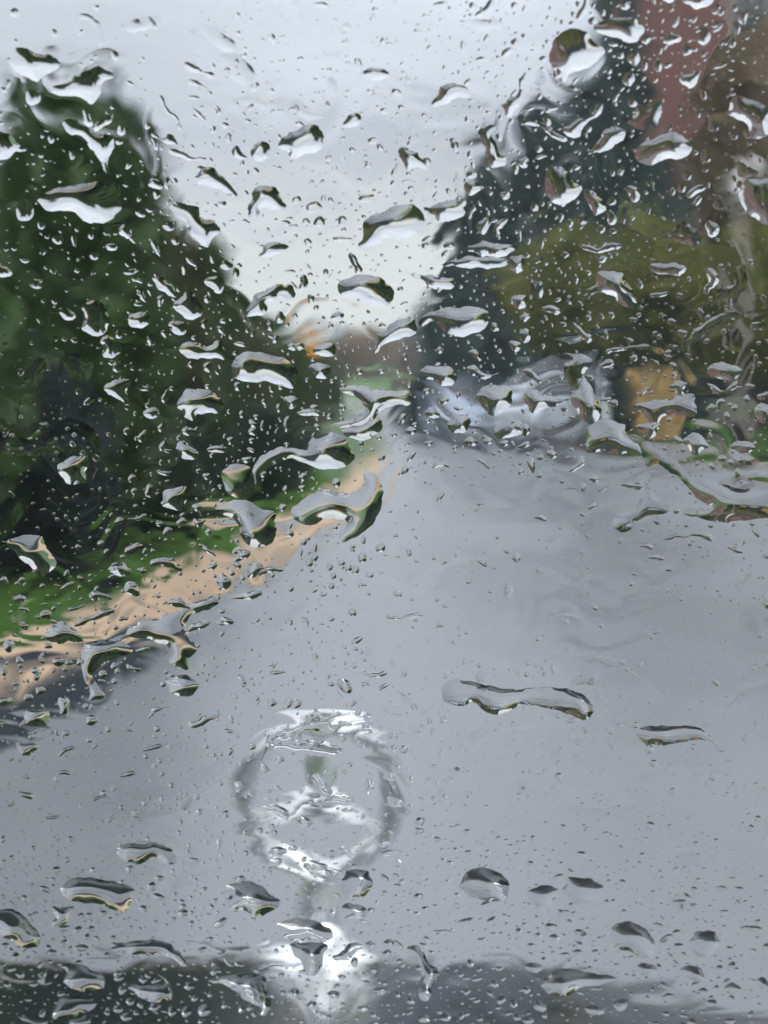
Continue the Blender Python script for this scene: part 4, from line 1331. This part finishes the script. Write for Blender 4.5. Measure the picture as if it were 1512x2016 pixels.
for k, L_ in grp.items():
    noun = 'rain puddle' if k[0] in ('very large', 'large') else 'raindrop'
    base = f'{k[0]} {k[1]} {noun} {k[2]}'
    if len(L_) == 1: L_[0]['label'] = base+' on the windscreen'; continue
    P = np.array([i['c'] for i in L_]); ax = 0 if np.ptp(P[:,0]) > np.ptp(P[:,1]) else 1
    L_.sort(key=lambda i: i['c'][ax]); n = len(L_)
    for j, i in enumerate(L_):
        first, last = ('leftmost', 'rightmost') if ax == 0 else ('topmost', 'lowest')
        if j == 0: w = first
        elif j == n-1: w = last
        elif j < 12: w = ORD[j+0]+(' from the left' if ax == 0 else ' from the top')
        elif n-1-j < 12: w = ORD[n-1-j]+(' from the right' if ax == 0 else ' from the bottom')
        else: w = 'middle'
        if j and j != n-1 and j < 12: w = ORD[j]+(' from the left' if ax == 0 else ' from the top')
        i['label'] = f'{base}, {w}'
stuffV, stuffF, nst = [], [], 0
PXMM = abs(to_glass(756,1008)[0]-to_glass(757,1008)[0])
def build(it, individual):
    global nst
    rg = np.random.default_rng(it['seed']); P = chaikin(it['P'], 1 if not it['e'] else 2)
    G = np.array([to_glass(*p) for p in P]); c = G.mean(0); G = G-c
    mn = math.sqrt(it['a'])*PXMM
    step = min(.42, max(.12, mn/9)); lam = it['l'] or max(3.2, mn*.55)
    if it['s']: sl = it['s']*(1.2 if it['c'][1] > 1500 and it['s'] > .35 else 1)
    else: sl = (.34 if it['e'] else .48)
    if not it['e'] and not it['s'] and it['c'][1] < 620: sl = .54
    if it['c'][1] < 480 and it['e'] and not it['s']: sl = .30
    r = drop_mesh(G, sl, lam, step, rg, .5 if it['e'] else (.8 if it['l'] or it['a'] > 4500 else 1.3))
    if r is None: return
    V, T, m = r
    if individual:
        me = mesh_np('water_drop', V/1000, T, M_water, smooth=True); o = link('water_drop', me)
        o.matrix_world = GM4 @ Matrix.Translation((c[0]/1000, c[1]/1000, GAP_D))
        tag(o, it['label'], 'raindrop', 'raindrops on the windscreen')
    else:
        V = V/1000+np.array([c[0]/1000, c[1]/1000, GAP_D]); stuffV.append(V); stuffF.append(T+nst); nst += len(V)
for n_i, it in enumerate(items): build(it, n_i < 300)

# ---- the fine spray: thousands of specks, each a real little lens
occ = np.zeros((2100//6+20, 1700//6+20), bool); yy, xx = np.mgrid[0:occ.shape[0], 0:occ.shape[1]]; CX = np.stack([xx.ravel()*6-60, yy.ravel()*6-60], 1).astype(float)
for it in items:
    lo, hi = it['P'].min(0)-3, it['P'].max(0)+3; s = np.where((CX[:,0] > lo[0]) & (CX[:,0] < hi[0]) & (CX[:,1] > lo[1]) & (CX[:,1] < hi[1]))[0]
    if not len(s): continue
    if (it['s'] or 1) < .15: continue
    k = inside(it['P'].mean(0)+(it['P']-it['P'].mean(0))*1.08, CX[s]); occ.ravel()[s[k]] = True
    ii = int((it['c'][1]+60)/6), int((it['c'][0]+60)/6)
    if 0 <= ii[0] < occ.shape[0] and 0 <= ii[1] < occ.shape[1]: occ[ii] = True
lib = []
for k in range(36):
    rg = np.random.default_rng(900+k); n = 9; a = np.arange(n)/n*6.283+rg.random(); asp = 1+abs(rg.normal())*.7
    rr = 1+.16*rg.normal(size=n); P = np.stack([rr*np.cos(a)*asp**.5, rr*np.sin(a)/asp**.5], 1); t = rg.normal()*.8+1.2
    c, s = math.cos(t), math.sin(t); P = P@np.array([[c,-s],[s,c]])
    r = drop_mesh(chaikin(P, 2), 1.0, 9, .42, rg, .3)
    if r: lib.append(r)
def density(x, y):
    if y < 260 and x < 380: return .18
    if x < 640 and y < 620: return .62
    if y < 620 and x < 900: return .6
    if y < 900 and x > 900: return .95
    if y < 900: return .8
    if x < 640 and y < 1300: return .7
    if y > 1780: return 1.6
    if y > 1620: return 1.3
    if 700 < x < 1250 and 950 < y < 1300: return .22
    if x > 1100 and y < 1500: return .5
    return .75
placed = 0; tries = 0
while placed < 5700 and tries < 90000:
    tries += 1; x, y = random.uniform(-40, 1552), random.uniform(-40, 2056)
    if random.random() > density(x, y)/1.6: continue
    i, j = int((y+60)/6), int((x+60)/6)
    if occ[i, j]: continue
    r = min(9.5, 1.7+random.expovariate(1/1.7))
    if y > 1300: r *= 1.2
    q = int(r/6+.7)
    occ[max(0, i-q):i+q+1, max(0, j-q):j+q+1] = True
    V, T, m = random.choice(lib); V = V.copy()
    rr = r*PXMM; sl = random.uniform(.22, .42)
    mir = random.choice((-1, 1)); V[:,0] *= rr*mir; V[:,1] *= rr; V[:,2] *= rr*sl
    if mir < 0: T = T[:, ::-1]
    g = to_glass(x, y); V = V/1000+np.array([g[0]/1000, g[1]/1000, GAP_D]); stuffV.append(V); stuffF.append(T+nst); nst += len(V); placed += 1
me = mesh_np('rain_spray', np.concatenate(stuffV), np.concatenate(stuffF), M_water, smooth=True)
sp = link('rain_spray', me); sp.matrix_world = GM4; tag(sp, 'fine spray of countless tiny droplets between the larger drops', 'spray', kind='stuff')
print('drops', len(items), 'spray', placed, 'verts', nst)
